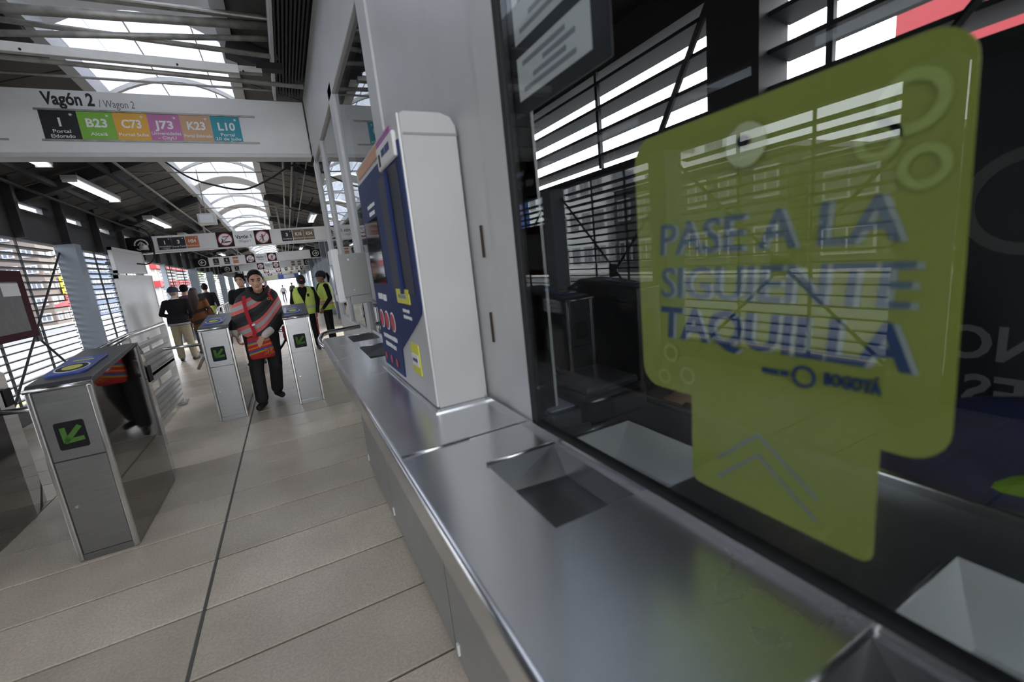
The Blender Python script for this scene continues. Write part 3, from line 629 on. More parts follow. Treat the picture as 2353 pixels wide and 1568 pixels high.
# dark route sign on the left wall (seen mirrored in the ticket window)
t=thing('wall_sign','black route sign on the left wall band, seen mirrored in the ticket glass','sign',(XL+.13,6.0,2.42)); xs_=XL+.17
MB().box(XL+.12,xs_,4.5,7.6,2.44,2.80).build('sign_box',signk,t)
for y,cde in ((5.35,'1'),(5.75,'3'),(6.15,'3'),(6.55,'H54'),(6.95,'K10'),(7.3,'K54')):
    if cde=='H54': MB().box(xs_,xs_+.004,y-.19,y+.19,2.45,2.79).build('orange_tile',mat('tile_or',(.40,.10,.04),.5),t)
    text('route_text',cde,face_px(xs_+.006,y,2.64),.15,textw,t,bold=.02)
mbr=MB(); tmp=MB(); ring_y(tmp,0,0,0,.12,.145,.003); mbr.add([(xs_+.003-p.y,4.85+p.x,2.62+p.z) for p in tmp.v],tmp.f); mbr.box(xs_,xs_+.003,4.84,4.86,2.55,2.69).build('arrow_ring',textw,t)
# ================================================================== LEFT WALL PANELS
t=thing('notice_board','upper small blank grey notice board on the left wall','board',(XL+.1,12.4,1.9)); MB().box(XL+.28,XL+.32,11.25,13.3,2.05,2.44).build('panel',board_m,t); MB().box(XL+.27,XL+.33,11.2,11.25,2.0,2.5).box(XL+.27,XL+.33,13.3,13.35,2.0,2.5).box(XL+.27,XL+.33,11.2,13.35,2.44,2.5).box(XL+.27,XL+.33,11.2,13.35,2.0,2.05).build('frame',alu,t); MB().box(XL,XL+.27,11.9,11.96,2.2,2.26).box(XL,XL+.27,12.9,12.96,2.2,2.26).build('bracket',slatm,t)
t=thing('notice_board','tall blank grey notice board standing under the smaller one','board',(XL+.1,12.5,0)); MB().box(XL+.28,XL+.32,11.2,13.6,.4,1.89).build('panel',board_m,t); MB().box(XL+.27,XL+.33,11.13,11.2,.34,1.96).box(XL+.27,XL+.33,13.6,13.67,.34,1.96).box(XL+.27,XL+.33,11.13,13.67,1.89,1.96).box(XL+.27,XL+.33,11.13,13.67,.34,.4).build('frame',alu,t)
for y in (11.4,13.4): MB().box(XL+.28,XL+.33,y-.03,y+.03,0,.34).build('leg',alu,t)
t=thing('poster_case','maroon framed poster case hanging on the left louvres','poster',(XL+.1,7.2,1.06)); MB().box(XL+.1,XL+.16,6.3,8.08,1.06,1.92).build('case',mat('maroon',(.045,.006,.012),.7,spec=.1),t); MB().box(XL+.16,XL+.165,6.6,7.9,1.15,1.78).build('picture',mat('poster_pic',(.045,.042,.04),.5,0,.9,7),t); MB().box(XL+.165,XL+.168,7.5,7.9,1.6,1.76).build('label',board_m,t); MB().box(XL,XL+.1,6.5,6.6,1.3,1.6).box(XL,XL+.1,7.7,7.8,1.3,1.6).build('bracket',slatm,t)
# ================================================================== RAILING
t=thing('barrier_railing','pale steel slatted railing with round handrail behind the near turnstile','railing',(-1.47,5.9,0))
MB().tube([(-1.47,4.75,1.02),(-1.47,5.5,1.055),(-1.47,6.93,1.05)],.028,12).build('handrail',chrome,t,smooth=True)
for y in (5.45,6.9): MB().box(-1.50,-1.44,y-.03,y+.03,0,1.03).build('post',galv_l,t)
MB().box(-1.52,-1.42,6.8,7.05,0,.012).build('base_plate',galv,t)
for i,z in enumerate([.09,.155,.22,.285,.35,.52,.585,.65,.715,.78,.90]):
    MB().box(-1.505,-1.435,5.0,6.88,z-.012,z+.03 if i!=5 else z+.09).build('slat',galv_l,t,bevel=.003)
for y in (5.9,6.35): MB().box(-1.525,-1.508,y,y+.03,.05,.95).build('rear_bar',galv,t)
t=thing('far_railing','thin pale railing in the middle distance left of the black shirt youth','railing',(-1.5,12.6,0))
MB().tube([(-1.50,11.6,.92),(-1.50,12.3,1.06),(-1.50,14.4,1.08)],.022,8).build('handrail',chrome,t,smooth=True)
for y in (11.8,12.3,12.8,13.3,13.8,14.3): MB().tube([(-1.50,y,0),(-1.50,y,1.04)],.016,6).build('baluster',galv_l,t,smooth=True)
# ================================================================== TURNSTILES
def make_turnstile(label,loc):
    t=thing('turnstile',label,'turnstile',loc,group='turnstiles'); x,y,_=loc; w=.135
    prof=[(0.012,.0),(.012,1.005),(.04,1.03),(.85,1.105),(1.0,1.09),(1.22,1.0),(1.22,0)]
    mb=MB(); 
    # plan: straight sides, rear chamfer
    def sec(yy,hw,z1): return [(x-hw,y+yy,0.0),(x+hw,y+yy,0.0),(x+hw,y+yy,z1),(x-hw,y+yy,z1)]
    mb.loft([sec(.012,w,1.005),sec(.94,w,1.09),sec(1.22,w-.05,1.0)]); mb.build('body',steel_d,t,bevel=.004)
    MB().prism([(x-w-.004,y-.004,1.006),(x-w-.004,y+.03,1.034),(x-w-.004,y+.85,1.112),(x-w-.004,y+.95,1.096),(x-w-.004,y+.012,1.0)],(2*w+.008,0,0)).build('top_plate',topdark,t,bevel=.004)
    MB().tube([(x-w-.004,y-.004,1.008),(x+w+.004,y-.004,1.008)],.011,8).build('front_trim',chrome,t,smooth=True)
    for s in (-1,1): MB().box(x+s*(w-.011)-.013,x+s*(w-.011)+.013,y-.008,y+.016,0,1.0).build('edge_trim',chrome,t,bevel=.007)
    MB().box(x-w+.026,x+w-.026,y+.0,y+.014,.604,.995).build('upper_panel',steel,t,bevel=.002)
    MB().box(x-w+.026,x+w-.026,y+.0,y+.014,.045,.598).build('lower_door',steel,t,bevel=.002)
    MB().box(x-w+.024,x+w-.024,y+.004,y+.014,0,.04).build('kick_plate',steel,t)
    MB().cyl((x-.075,y-.001,.33),(0,1,0),.008,.008,12).build('lock',chrome,t)
    xc=x-.005; zc=.738
    poly=[(xc+a,y-.002,zc+b) for a,b in rrect(.125,.155,.012)]; d=MB().prism(poly,(0,.004,0)).build('display',black,t)
    # arrow pointing down-left
    mb=MB(); a=R_(228); dv=Vector((math.cos(a),0,math.sin(a))); pv_=Vector((-dv.z,0,dv.x)); c=Vector((xc,y-.0035,zc))
    mb.obox(c-dv*.012,(dv,(0,1,0),pv_),(.05,.001,.012))
    for s in (-1,1): e=(dv*-.72+pv_*s*.7).normalized(); mb.obox(c+dv*.042+e*.036,(e,(0,1,0),e.cross(Vector((0,1,0)))),(.042,.001,.012))
    mb.build('green_arrow',greenled,d,off=wloc(t))
    # blue reader pad on the sloping top
    sl=Vector((0,.81,.078)).normalized(); up=Vector((0,-sl.z,sl.y)); c=Vector((x-.02,y+.36,1.064))
    P=[c+Vector((1,0,0))*a+sl*b for a,b in rrect(.19,.42,.04)]; pd=MB().prism(P,up*.012).build('reader_pad',bluepad,t,bevel=.003)
    def disc(cc,rx,ry,mi,name,mt,h): 
        pp=[cc+Vector((1,0,0))*rx*math.cos(2*math.pi*i/28)+sl*ry*math.sin(2*math.pi*i/28) for i in range(28)]; MB().prism(pp,up*h).build(name,mt,pd,off=wloc(t))
    cc=c+up*.012-sl*.08; disc(cc,.078,.10,0,'target_ring',textw,.0015); disc(cc,.070,.092,0,'target_field',black,.0025); disc(cc,.045,.055,0,'target_label',padyel,.0035)
    for i in (0,1): MB().obox(c+up*.0125+sl*(.10+.05*i),((1,0,0),sl,up),(.05-.02*i,.008,.001)).build('print_bar',padyel if i==0 else greyprint,pd,off=wloc(t))
    MB().box(x+w-.028,x+w-.014,y+1.05,y+1.15,.78,.9).build('rear_reader',black,t)
    MB().cyl((x-w-.015,y+.5,.80),(1,0,0),.07,.05,20).build('arm_hub',topdark,t,smooth=False)
    return t
TL=[('nearest turnstile with blue reader pad, standing alone at left',(-1.172,3.13,0)),('turnstile cut off by the left picture edge',(-1.965,3.13,0)),('turnstile just left of the woman in the poncho',(-.762,5.52,0)),('turnstile just right of the woman in the poncho',(.030,5.52,0))]
t0=make_turnstile(*TL[0]); TS=[t0]+[dup(t0,l,lab) for lab,l in TL[1:]]
def arm(t,pts):
    x,y,z=t.location; MB().tube([(x+a,y+b,c) for a,b,c in pts],.017,10).build('rotor_arm',chrome,t,smooth=True)
arm(TS[0],[(-.15,.48,.82),(-.50,.42,.86)]); arm(TS[0],[(-.15,.52,.78),(-.32,.62,.52)])
arm(TS[1],[(-.15,.48,.82),(-.50,.42,.86)]); arm(TS[2],[(-.15,.42,.82),(-.53,.30,.845)]); arm(TS[2],[(-.15,.52,.78),(-.32,.62,.52)])
arm(TS[3],[(-.15,.44,.73),(-.37,.33,.47)]); arm(TS[3],[(-.15,.54,.82),(-.45,.75,.86)])
# ================================================================== COUNTER
XE=.158
ct=thing('ticket_counter','brushed steel ticket counter with recessed money trays','counter',(.34,1.4,0))
def plate(y0,y1,holes,z0,z1,x0,x1,name,mt):
    mb=MB(); ys_=sorted([y0,y1]+[v for h in holes for v in (h[2],h[3])])
    for a,b_ in zip(ys_[:-1],ys_[1:]):
        hh=[h for h in holes if h[2]<=a+1e-6 and h[3]>=b_-1e-6]
        if hh: mb.box(x0,hh[0][0],a,b_,z0,z1).box(hh[0][1],x1,a,b_,z0,z1)
        else: mb.box(x0,x1,a,b_,z0,z1)
    return mb.build(name,mt,ct)
trays=[(.322,.498,-.12,.203),(.322,.495,.567,.842),(.316,.49,2.30,2.71),(.316,.49,2.95,3.27)]
plate(-.9,1.008,trays[:2],.97,1.0,XE+.012,XG-.014,'top_plate',counter_m); plate(1.014,3.36,trays[2:],.975,1.003,XE+.012,XG-.016,'top_plate',counter_m)
MB().tube([(XE+.012,-.9,.988),(XE+.012,3.36,.988)],.012,10).build('rounded_edge',counter_m,ct,smooth=True)
MB().box(XE,XE+.012,-.9,3.36,.932,.988).build('apron',counter_m,ct); MB().box(XE+.005,XG-.05,-.9,3.36,.922,.928).build('underside',steel_d,ct)
MB().tube([(XE+.012,1.011,1.001),(.345,1.011,1.001)],.0035,6).build('weld_bead',chrome,ct,smooth=True)
for i,(a,b_) in enumerate([(-.9,.32),(.325,1.38),(1.385,2.44),(2.445,3.3)]):
    d=MB().box(.317,.33,a+.003,b_-.003,.02,.93).build('base_panel',mat('counter_base',(.42,.44,.45),.35,.7,.08,3),ct)
    for z in (.06,.5): MB().box(.309,.317,b_-.05,b_-.035,z,z+.045).build('hinge',white,d,off=wloc(ct))
MB().box(.33,XG,-.9,3.3,0,.92).build('base_core',darkp,ct)
for x0,x1,y0,y1 in trays:
    z=1.0; zb=.948; i=.03
    A=[(x0,y0,z),(x1,y0,z),(x1,y1,z),(x0,y1,z)]; B=[(x0+i*.4,y0+i,zb),(x1,y0+i,zb-.01),(x1,y1-i*1.5,zb-.01),(x0+i*.4,y1-i*1.5,zb)]
    mb=MB().add(A+B,[(0,4,5,1),(1,5,6,2),(2,6,7,3),(3,7,4,0),(4,7,6,5)]); o=mb.build('money_tray',mat('tray_steel',(.30,.30,.31),.3,1,.08,6),ct); sm=o.modifiers.new('s','SOLIDIFY'); sm.thickness=.002; sm.offset=0
    MB().tube([(x0-.002,y1+.003,1.003),(x1+.004,y1+.003,1.003)],.004,6).build('tray_rim',chrome,ct,smooth=True)
MB().box(XG-.016,XG-.012,-.9,3.36,.97,1.016).build('glazing_channel',chrome,ct)
MB().box(.33,XG,1.24,2.06,1.003,1.007).build('machine_plate',counter_m,ct)
t=thing('guard_rail','bent steel guard rail at the far end of the counter','rail',(.2,3.4,0))
MB().tube([(XG-.03,3.9,.985),(.24,3.85,.985),(.18,3.78,.98),(.15,3.66,.96),(.15,3.55,.945),(.165,3.35,.945)],.017,10).build('tube',chrome,t,smooth=True)
# inner side of the counter behind the glass
ic=thing('inner_counter','grey steel work surface behind the ticket window with scooped trays','counter',(.75,.4,0))
inner=mat('inner_steel',(.40,.40,.42),.3,.9,.1,5); scoop=mat('scoop_bright',(.85,.85,.84),.35,.3)  # scoop trays: bright reflection put into a pale, barely metallic colour
IH=[(.59,.775,-.15,.222),(.59,.775,.59,.90)]
mb=MB(); 
for a,b_,h in ((-1.9,-.15,None),(-.15,.222,IH[0]),(.222,.59,None),(.59,.90,IH[1]),(.90,2.1,None)):
    if h: mb.box(XG+.02,h[0],a,b_,.94,.965).box(h[1],.93,a,b_,.94,.965)
    else: mb.box(XG+.02,.93,a,b_,.94,.965)
mb.build('worktop',inner,ic); MB().box(.915,.935,-1.9,2.1,.9,.985).build('rear_lip',chrome,ic,bevel=.004)
for x0,x1,y0,y1 in IH:
    A=[(x0,y0,.965),(x1,y0,.965),(x1,y1,.965),(x0,y1,.965)]; B=[(x0+.01,y0+.05,.905),(x1-.09,y0+.05,.905),(x1-.09,y1-.05,.905),(x0+.01,y1-.05,.905)]
    o=MB().add(A+B,[(0,4,5,1),(1,5,6,2),(2,6,7,3),(3,7,4,0),(4,7,6,5)]).build('scoop_tray',scoop,ic); sm=o.modifiers.new('s','SOLIDIFY'); sm.thickness=.002; sm.offset=0
for y in (-1.8,.4,2.0): MB().box(.6,.85,y-.02,y+.02,0,.90).build('support',darkp,ic)
t=thing('receipt_printer','black receipt printer with cable beside the ticket glass','printer',(.75,1.03,.965)); MB().box(.66,.88,.93,1.15,.966,1.05).build('body',black,t,bevel=.012); MB().box(.67,.86,.94,1.13,1.05,1.075).build('lid',mat('printer_lid',(.05,.05,.06),.3),t,bevel=.012)
MB().tube([(.60,1.1,1.28),(.61,1.1,1.2),(.66,1.1,1.12),(.72,1.1,1.05)],.008,8).build('cable',rubber,t,smooth=True)
t=thing('card_reader','dark card reader lying close to the ticket glass','card reader',(.60,.93,.965)); MB().box(.55,.66,.905,.925,.966,.99).box(.55,.645,.93,1.2,.966,1.03).build('body',mat('kbd',(.04,.042,.05),.35),t,bevel=.008); MB().box(.56,.635,.95,1.1,1.03,1.034).build('keypad',greyprint,t)
t=thing('jacket','navy jacket with a lime stripe lying at the rear of the booth','jacket',(1.12,.2,0)); mb=MB()
for (c,r) in (((1.1,.18,.93),(.15,.3,.10)),((1.15,.22,.98),(.13,.22,.12)),((1.1,.42,.92),(.1,.1,.07))): mb.ell(c,r,18,10)
mb.build('cloth',mat('jacket_navy',(.01,.014,.06),.8,0,.2,40,.3),t,smooth=True); MB().obox((1.0,.235,.985),((0,1,-.55),(1,0,.2),(0,.55,1)),(.14,.02,.016)).build('lime_stripe',mat('jacket_lime',(.22,.42,.01),.7),t,bevel=.012); MB().box(.98,1.3,-.1,.5,0,.86).build('seat',darkp,t)
t=thing('booth_poster','dark poster with large reversed lettering inside the booth','poster',(1.6,.2,1.0)); MB().box(XR-.03,XR-.01,-.5,.75,.9,1.8).build('sheet',mat('poster_dark',(.03,.03,.035),.5),t)
def mirror_txt(s,y,z,size): text('lettering',s,Matrix(((0,0,-1,XR-.032),(1,0,0,y),(0,1,0,z),(0,0,0,1))),size,mat('poster_grey',(.22,.22,.23),.6),t,bold=.02)
mirror_txt('NO',.44,1.085,.13); mirror_txt('DES',.38,.95,.13)
mb=MB(); ring_x(mb,XR-.031,.40,1.45,.10,.13); mb.build('round_mark',mat('poster_grey2',(.12,.12,.12),.6),t)
def pbar(root,name,x,y,z,w,h,mt,k=3):
    """print too blurred in the photograph to read: broken bars of ink on a face looking towards -X"""
    mb=MB(); rnd=random.Random(int(y*1000+z*77)); p=y+w/2
    while p>y-w/2+.004:
        l=min(rnd.uniform(.5,1.2)*h*k,p-(y-w/2)); mb.box(x-.0008,x,p-l,p,z-h/2*rnd.uniform(.7,1),z+h/2*rnd.uniform(.7,1)); p-=l+h*.3
    return mb.build(name,mt,root)
# ================================================================== RECHARGE MACHINE
mc=thing('recharge_machine','white and blue card recharge machine standing on the counter','machine',(.43,1.65,1.003)); x0=.352
mb=MB(); prof=[(x0,1.007),(.515,1.007),(.515,1.83),(.500,1.855),(.47,1.866),(x0+.012,1.866),(x0,1.858)]
mb.prism([(a,1.27,b) for a,b in prof],(0,.76,0)); mb.build('housing',white_m,mc,bevel=.004)
MB().box(x0+.004,.516,1.2675,1.27,1.803,1.809).build('cap_seam',mat('seam_grey',(.3,.3,.3),.6),mc)
MB().box(x0-.006,x0,1.275,2.03,1.012,1.86).build('face_frame',alu_l,mc)
P=[(1.285,1.795),(2.02,1.795),(2.02,1.03),(1.66,1.03),(1.64,1.145),(1.37,1.265),(1.30,1.30),(1.285,1.32)]
MB().prism([(x0-.010,a,b) for a,b in P],(.005,0,0)).build('blue_panel',mach_blue,mc)
MB().box(x0-.013,x0-.008,1.33,1.60,1.36,1.745).build('recess',mach_dark,mc); MB().box(x0-.022,x0-.008,1.45,1.47,1.36,1.745).build('recess_divider',mach_blue,mc)
MB().box(x0-.0125,x0-.009,1.72,1.99,1.39,1.64).build('screen',mat('screen_black',(.01,.012,.015),.06),mc)
MB().box(x0-.02,x0-.006,1.30,1.53,1.755,1.825).build('logo_plate',white,mc,bevel=.006); pbar(mc,'logo_print',x0-.020,1.40,1.795,.11,.022,navy); MB().box(x0-.0215,x0-.02,1.48,1.50,1.765,1.80).build('logo_mark',black,mc)
MB().box(x0-.009,x0-.005,1.56,1.98,1.815,1.852).build('header_print',mat('hdr_orange',(.60,.33,.20),.5),mc); MB().box(x0-.009,x0-.005,1.36,1.56,1.83,1.852).build('header_print',mat('hdr_purple',(.38,.12,.36),.5),mc)
for w_,z in ((.15,1.688),(.11,1.660)): pbar(mc,'face_print',x0-.010,1.80,z,w_,.016,textw)
pbar(mc,'face_print',x0-.010,1.86,1.335,.17,.03,textw)
MB().box(x0-.014,x0-.010,1.40,1.575,1.325,1.375).build('yellow_label',yellowp,mc,bevel=.004); pbar(mc,'label_print',x0-.014,1.487,1.35,.12,.014,greyprint)
redw=mat('icon_pink',(.75,.45,.45),.5)
for i in range(3):
    y=1.93-.105*i; mb=MB(); ring_x(mb,x0-.0115,y,1.24,.001,.040,.001); mb.build('round_icon',textw,mc); mb=MB(); ring_x(mb,x0-.0130,y,1.24,.001,.033,.001); mb.build('round_icon',mat('icon_red',(.50,.05,.06),.5),mc)
for w_,y,z in ((.26,1.83,1.168),(.20,1.84,1.132)): pbar(mc,'face_print',x0-.010,y,z,w_,.02,textw)
for y in (1.97,1.86,1.76): mb=MB(); ring_x(mb,x0-.0115,y,1.07,.001,.018,.001); mb.build('round_icon',mat('icon_red'),mc)
for w_,y,z in ((.09,1.48,1.30),(.11,1.47,1.278)): pbar(mc,'face_print',x0-.010,y,z,w_,.013,textw)
MB().box(x0-.009,x0-.006,1.40,1.50,1.085,1.19).build('sticker',yellowp,mc); MB().box(x0-.011,x0-.008,1.41,1.49,1.115,1.155).build('sticker_white',textw,mc); pbar(mc,'sticker_print',x0-.011,1.45,1.135,.06,.014,navy)
# card validator mounted on the booth window
t=thing('card_validator','white and grey wall box mounted on the booth mullion past the machine','box',(.40,2.9,1.25))
MB().box(.262,.31,2.82,3.02,1.27,1.59).build('white_shell',white,t,bevel=.012); MB().box(.30,.455,2.80,2.84,1.30,1.555).box(.33,.455,2.80,2.84,1.255,1.31).build('grey_plate',mat('plate_grey',(.34,.34,.32),.5),t,bevel=.004); MB().box(.455,.51,2.8,3.0,1.27,1.55).build('side_plate',alu,t)
for x,z in ((.35,1.52),(.39,1.52),(.36,1.34),(.40,1.345)): MB().cyl((x,2.797,z),(0,1,0),.007,.006,10).build('screw',chrome,t)
MB().box(.455,XG-.01,2.9,2.95,1.3,1.5).build('bracket',alu,t)
MB().box(.258,.262,2.85,2.99,1.32,1.5).build('blue_screen',mat('validator_blue',(.02,.08,.16),.2),t)
# notices in the ticket window
t=thing('window_notice','black notice holder with white printed sheets at the top of the ticket window','notice',(XG+.02,.78,1.75)); MB().box(XG+.012,XG+.018,.61,.945,1.748,2.28).build('backing',mat('holder_black',(.02,.02,.025),.4),t,bevel=.003)
for z0,z1 in ((1.777,1.862),(1.888,1.985),(2.01,2.1),(2.125,2.215)):
    p=MB().box(XG+.0105,XG+.012,.657,.914,z0,z1).build('paper_sheet',white,t); h=z1-z0
    for k in range(4): MB().box(XG+.0098,XG+.0105,.70+.03*(k%2),.89-.04*((k*7)%3),z0+h*(.15+.2*k),z0+h*(.15+.2*k)+.009).build('print_line',greyprint,p,off=wloc(t))
# ================================================================== LIME SIGN
ls=thing('lime_sign','large lime green sign reading PASE A LA SIGUIENTE TAQUILLA hung inside the ticket glass','sign',(XG+.02,.37,1.06)); xf=XG+.0125
outl=[]
def corner(cy,cz,r,a0,a1,n=6):
    for i in range(n+1):
        a=R_(a0+(a1-a0)*i/n); outl.append((cy+r*math.cos(a),cz+r*math.sin(a)))
corner(.205,1.568,.035,180,90); corner(.535,1.568,.035,90,0); corner(.535,1.240,.035,0,-90); outl.append((.468,1.205)); corner(.455,1.075,.014,0,-90,3); corner(.235,1.075,.014,-90,-180,3); outl.append((.221,1.205)); corner(.200,1.240,.035,-90,-180)
MB().prism([(xf,a,b) for a,b in outl],(.003,0,0)).build('film_board',lime,ls)
xt=xf-.0012
def stext(s_,yl,yr,z,size,mt,bold): 
    yc=(yl+yr)/2; text('lettering_offset',s_,face_x(xt+.0006,yc-.006,z-.001),size,mat('offset_pale',(.42,.46,.42),.6),ls,bold=bold,shear=.08,width=yl-yr,depth=.0002); text('lettering',s_,face_x(xt,yc,z),size,mt,ls,bold=bold,shear=.08,width=yl-yr,depth=.0003)  # paler copy of the lettering, set slightly to one side
slate=mat('print_slate',(.13,.19,.24),.6)
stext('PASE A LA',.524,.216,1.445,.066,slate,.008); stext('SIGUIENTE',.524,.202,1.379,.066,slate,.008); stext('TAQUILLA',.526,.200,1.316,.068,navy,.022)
pbar(ls,'logo_print',xt,.335,1.270,.034,.008,navy); text('logo_text','BOGOTÁ',face_x(xt,.250,1.272),.02,navy,ls,bold=.03,width=.055); mb=MB(); ring_x(mb,xt,.300,1.270,.010,.014,.0005); mb.build('logo_ring',navy,ls)
for y,z,r0,r1 in ((.237,1.522,.012,.020),(.200,1.490,.012,.020),(.212,1.548,.018,.028),(.506,1.268,.010,.015),(.521,1.226,.009,.013),(.474,1.236,.010,.014)): mb=MB(); ring_x(mb,xt,y,z,r0,r1,.0004); mb.build('ring_print',lime_pale,ls)
for dz in (0,.03): 
    for a,b_ in (((.422,1.086+dz),(.357,1.146+dz)),((.357,1.146+dz),(.28,1.086+dz))): MB().bar((xt,a[0],a[1]),(xt,b_[0],b_[1]),.0006,.0035,up=(0,0,1)).build('chevron_print',greyprint,ls)
mb=MB(); ring_x(mb,xf-.0035,.373,1.552,.001,.026,.003); mb.build('suction_cup',mat('cup',(.42,.47,.22),.2),ls); MB().cyl((xf-.008,.373,1.556),(1,0,0),.007,.008,12).build('hook',black,ls)
# ================================================================== PEOPLE
class Body:
    """closed primitives of one figure, merged into a single continuous skin by voxel remeshing; local frame faces -Y"""
    def __init__(s): s.mb=MB(); s.x=None
    def P(s,p): return Vector(p)
    def cap(s,a,b,ra,rb,mi,n=12):
        a=Vector(a);b=Vector(b);d=b-a;L=d.length; d=d/L if L>1e-6 else Vector((0,0,1)); pts=[];rs=[]
        for t in (-.98,-.8,-.45): pts.append(a+d*t*ra); rs.append(ra*math.sqrt(1-t*t))
        k=max(2,int(L/.04))
        for i in range(k+1): pts.append(a+d*L*i/k); rs.append(ra+(rb-ra)*i/k)
        for t in (.45,.8,.98): pts.append(b+d*t*rb); rs.append(rb*math.sqrt(1-t*t))
        s.mb.tube(pts,rs,n,mi)
    def rings(s,R,mi,n=20,M=None):
        rg=[]
        for (x,y,z,rx,ry) in R: rg.append([(M@Vector((x+rx*math.cos(2*math.pi*i/n),y+ry*math.sin(2*math.pi*i/n),z)) if M else (x+rx*math.cos(2*math.pi*i/n),y+ry*math.sin(2*math.pi*i/n),z)) for i in range(n)])
        out=[rg[0]]      # subdivide for material lookup
        for a,b in zip(rg[:-1],rg[1:]):
            a=[Vector(p) for p in a]; b=[Vector(p) for p in b]
            for k in (1/3,2/3,1): out.append([p.lerp(q,k) for p,q in zip(a,b)])
        s.mb.loft(out,mi)
    def ell(s,c,r,mi,M=None):
        t=MB(); t.ell(c,r,16,10); s.mb.add([M@p for p in t.v] if M else t.v,t.f,mi)
    def hand(s,w,d,nrm,side,mi,sc_=1.,curl=.5):
        """w wrist, d direction of the fingers, nrm back-of-hand normal; palm, four bent fingers, thumb from the side of the palm"""
        w=Vector(w);d=Vector(d).normalized();nrm=Vector(nrm);nrm=(nrm-d*nrm.dot(d)).normalized();l=d.cross(nrm)*side
        for k in (-1.2,-.4,.4,1.2): s.cap(w+d*.015*sc_+l*.014*k*sc_*.7,w+d*.085*sc_+l*.0195*k*sc_,.014*sc_,.0115*sc_,mi,8)
        for k,ln in ((-1.5,.062),(-.5,.078),(.5,.082),(1.5,.07)):
            p=w+d*.088*sc_+l*.0205*k*sc_; ang=0
            for i,f in enumerate((.45,.32,.25)):
                ang+=curl*(.5+.35*i); q=p+(d*math.cos(ang)-nrm*math.sin(ang))*ln*f*sc_; s.cap(p,q,(.0098-.0009*i)*sc_,(.0092-.0009*i)*sc_,mi,8); p=q
        p=w+d*.025*sc_+l*.026*sc_; q=p+(d*.75+l*.6-nrm*.3).normalized()*.04*sc_; s.cap(p,q,.013*sc_,.0105*sc_,mi,8); q2=q+(d*.95+l*.12-nrm*.3).normalized()*.032*sc_; s.cap(q,q2,.0105*sc_,.0085*sc_,mi,8)
    def finish(s,mats,root,voxel,name='body'):
        me=s.mb.mesh('b',mats); o=bpy.data.objects.new('b',me); COL.objects.link(o)
        r=o.modifiers.new('r','REMESH'); r.mode='VOXEL'; r.voxel_size=voxel; r.use_smooth_shade=True
        sm=o.modifiers.new('s','SMOOTH'); sm.factor=.5; sm.iterations=3
        dg=bpy.context.evaluated_depsgraph_get(); dg.update(); nm=bpy.data.meshes.new_from_object(o.evaluated_get(dg)); bpy.data.objects.remove(o)
        bv=BVHTree.FromPolygons(s.mb.v,s.mb.f); nm.materials.clear()
        for M in mats: nm.materials.append(M)
        mi=[s.mb.m[bv.find_nearest(p.center)[2]] for p in nm.polygons]; nm.polygons.foreach_set('material_index',mi); nm.polygons.foreach_set('use_smooth',[True]*len(mi))
        nm.name=name; ob=bpy.data.objects.new(name,nm); COL.objects.link(ob); ob.parent=root; return ob
def local(mb,name,mats,root,smooth=True,bevel=0,sub=0,solid=0): 
    o=mb.build(name,mats,root,smooth=smooth,off=(0,0,0),bevel=bevel)
    if solid: m_=o.modifiers.new('s','SOLIDIFY'); m_.thickness=solid; m_.offset=1
    if sub: m_=o.modifiers.new('u','SUBSURF'); m_.levels=sub; m_.render_levels=sub
    return o
def headM(base,yaw=0,pitch=0,roll=0,s=1.): return Matrix.Translation(base)@Matrix.Rotation(yaw,4,'Z')@Matrix.Rotation(roll,4,'Y')@Matrix.Rotation(pitch,4,'X')@Matrix.Scale(s,4)
def add_head(B,M,skin=0,female=False):
    j=.92 if female else 1.
    B.rings([(0,-.052,-.004,.020*j,.022),(0,-.046,.006,.034*j,.040),(0,-.03,.024,.048*j,.060),(0,-.014,.05,.060*j,.079),(0,0,.085,.067,.091),(0,.006,.125,.0725,.096),(0,.009,.165,.0715,.094),(0,.010,.195,.060,.080),(0,.010,.217,.038,.052),(0,.010,.227,.014,.02)],skin,24,M)
    t=Body(); t.cap((0,-.083,.118),(0,-.104,.078),.008,.0125,skin,8); t.ell((-.011,-.096,.074),(.009,.011,.008),skin); t.ell((.011,-.096,.074),(.009,.011,.008),skin); t.ell((0,-.084,.022),(.018,.014,.013),skin)
    for sx in (-1,1): t.ell((sx*.071,.012,.10),(.010,.019,.031),skin); t.ell((sx*.036,-.070,.082),(.019,.016,.017),skin); t.ell((sx*.030,-.079,.140),(.026,.012,.010),skin)
    B.mb.add([M@p for p in t.mb.v],t.mb.f,skin)
    t=Body(); t.cap((0,.035,-.10),(0,.014,.05),.054*j,.052*j,skin); B.mb.add([M@p for p in t.mb.v],t.mb.f,skin)
lipm=mat('lips',(.33,.13,.11),.5); eyew=mat('eye_white',(.6,.58,.55),.3); iris=mat('eye_dark',(.015,.01,.008),.2)
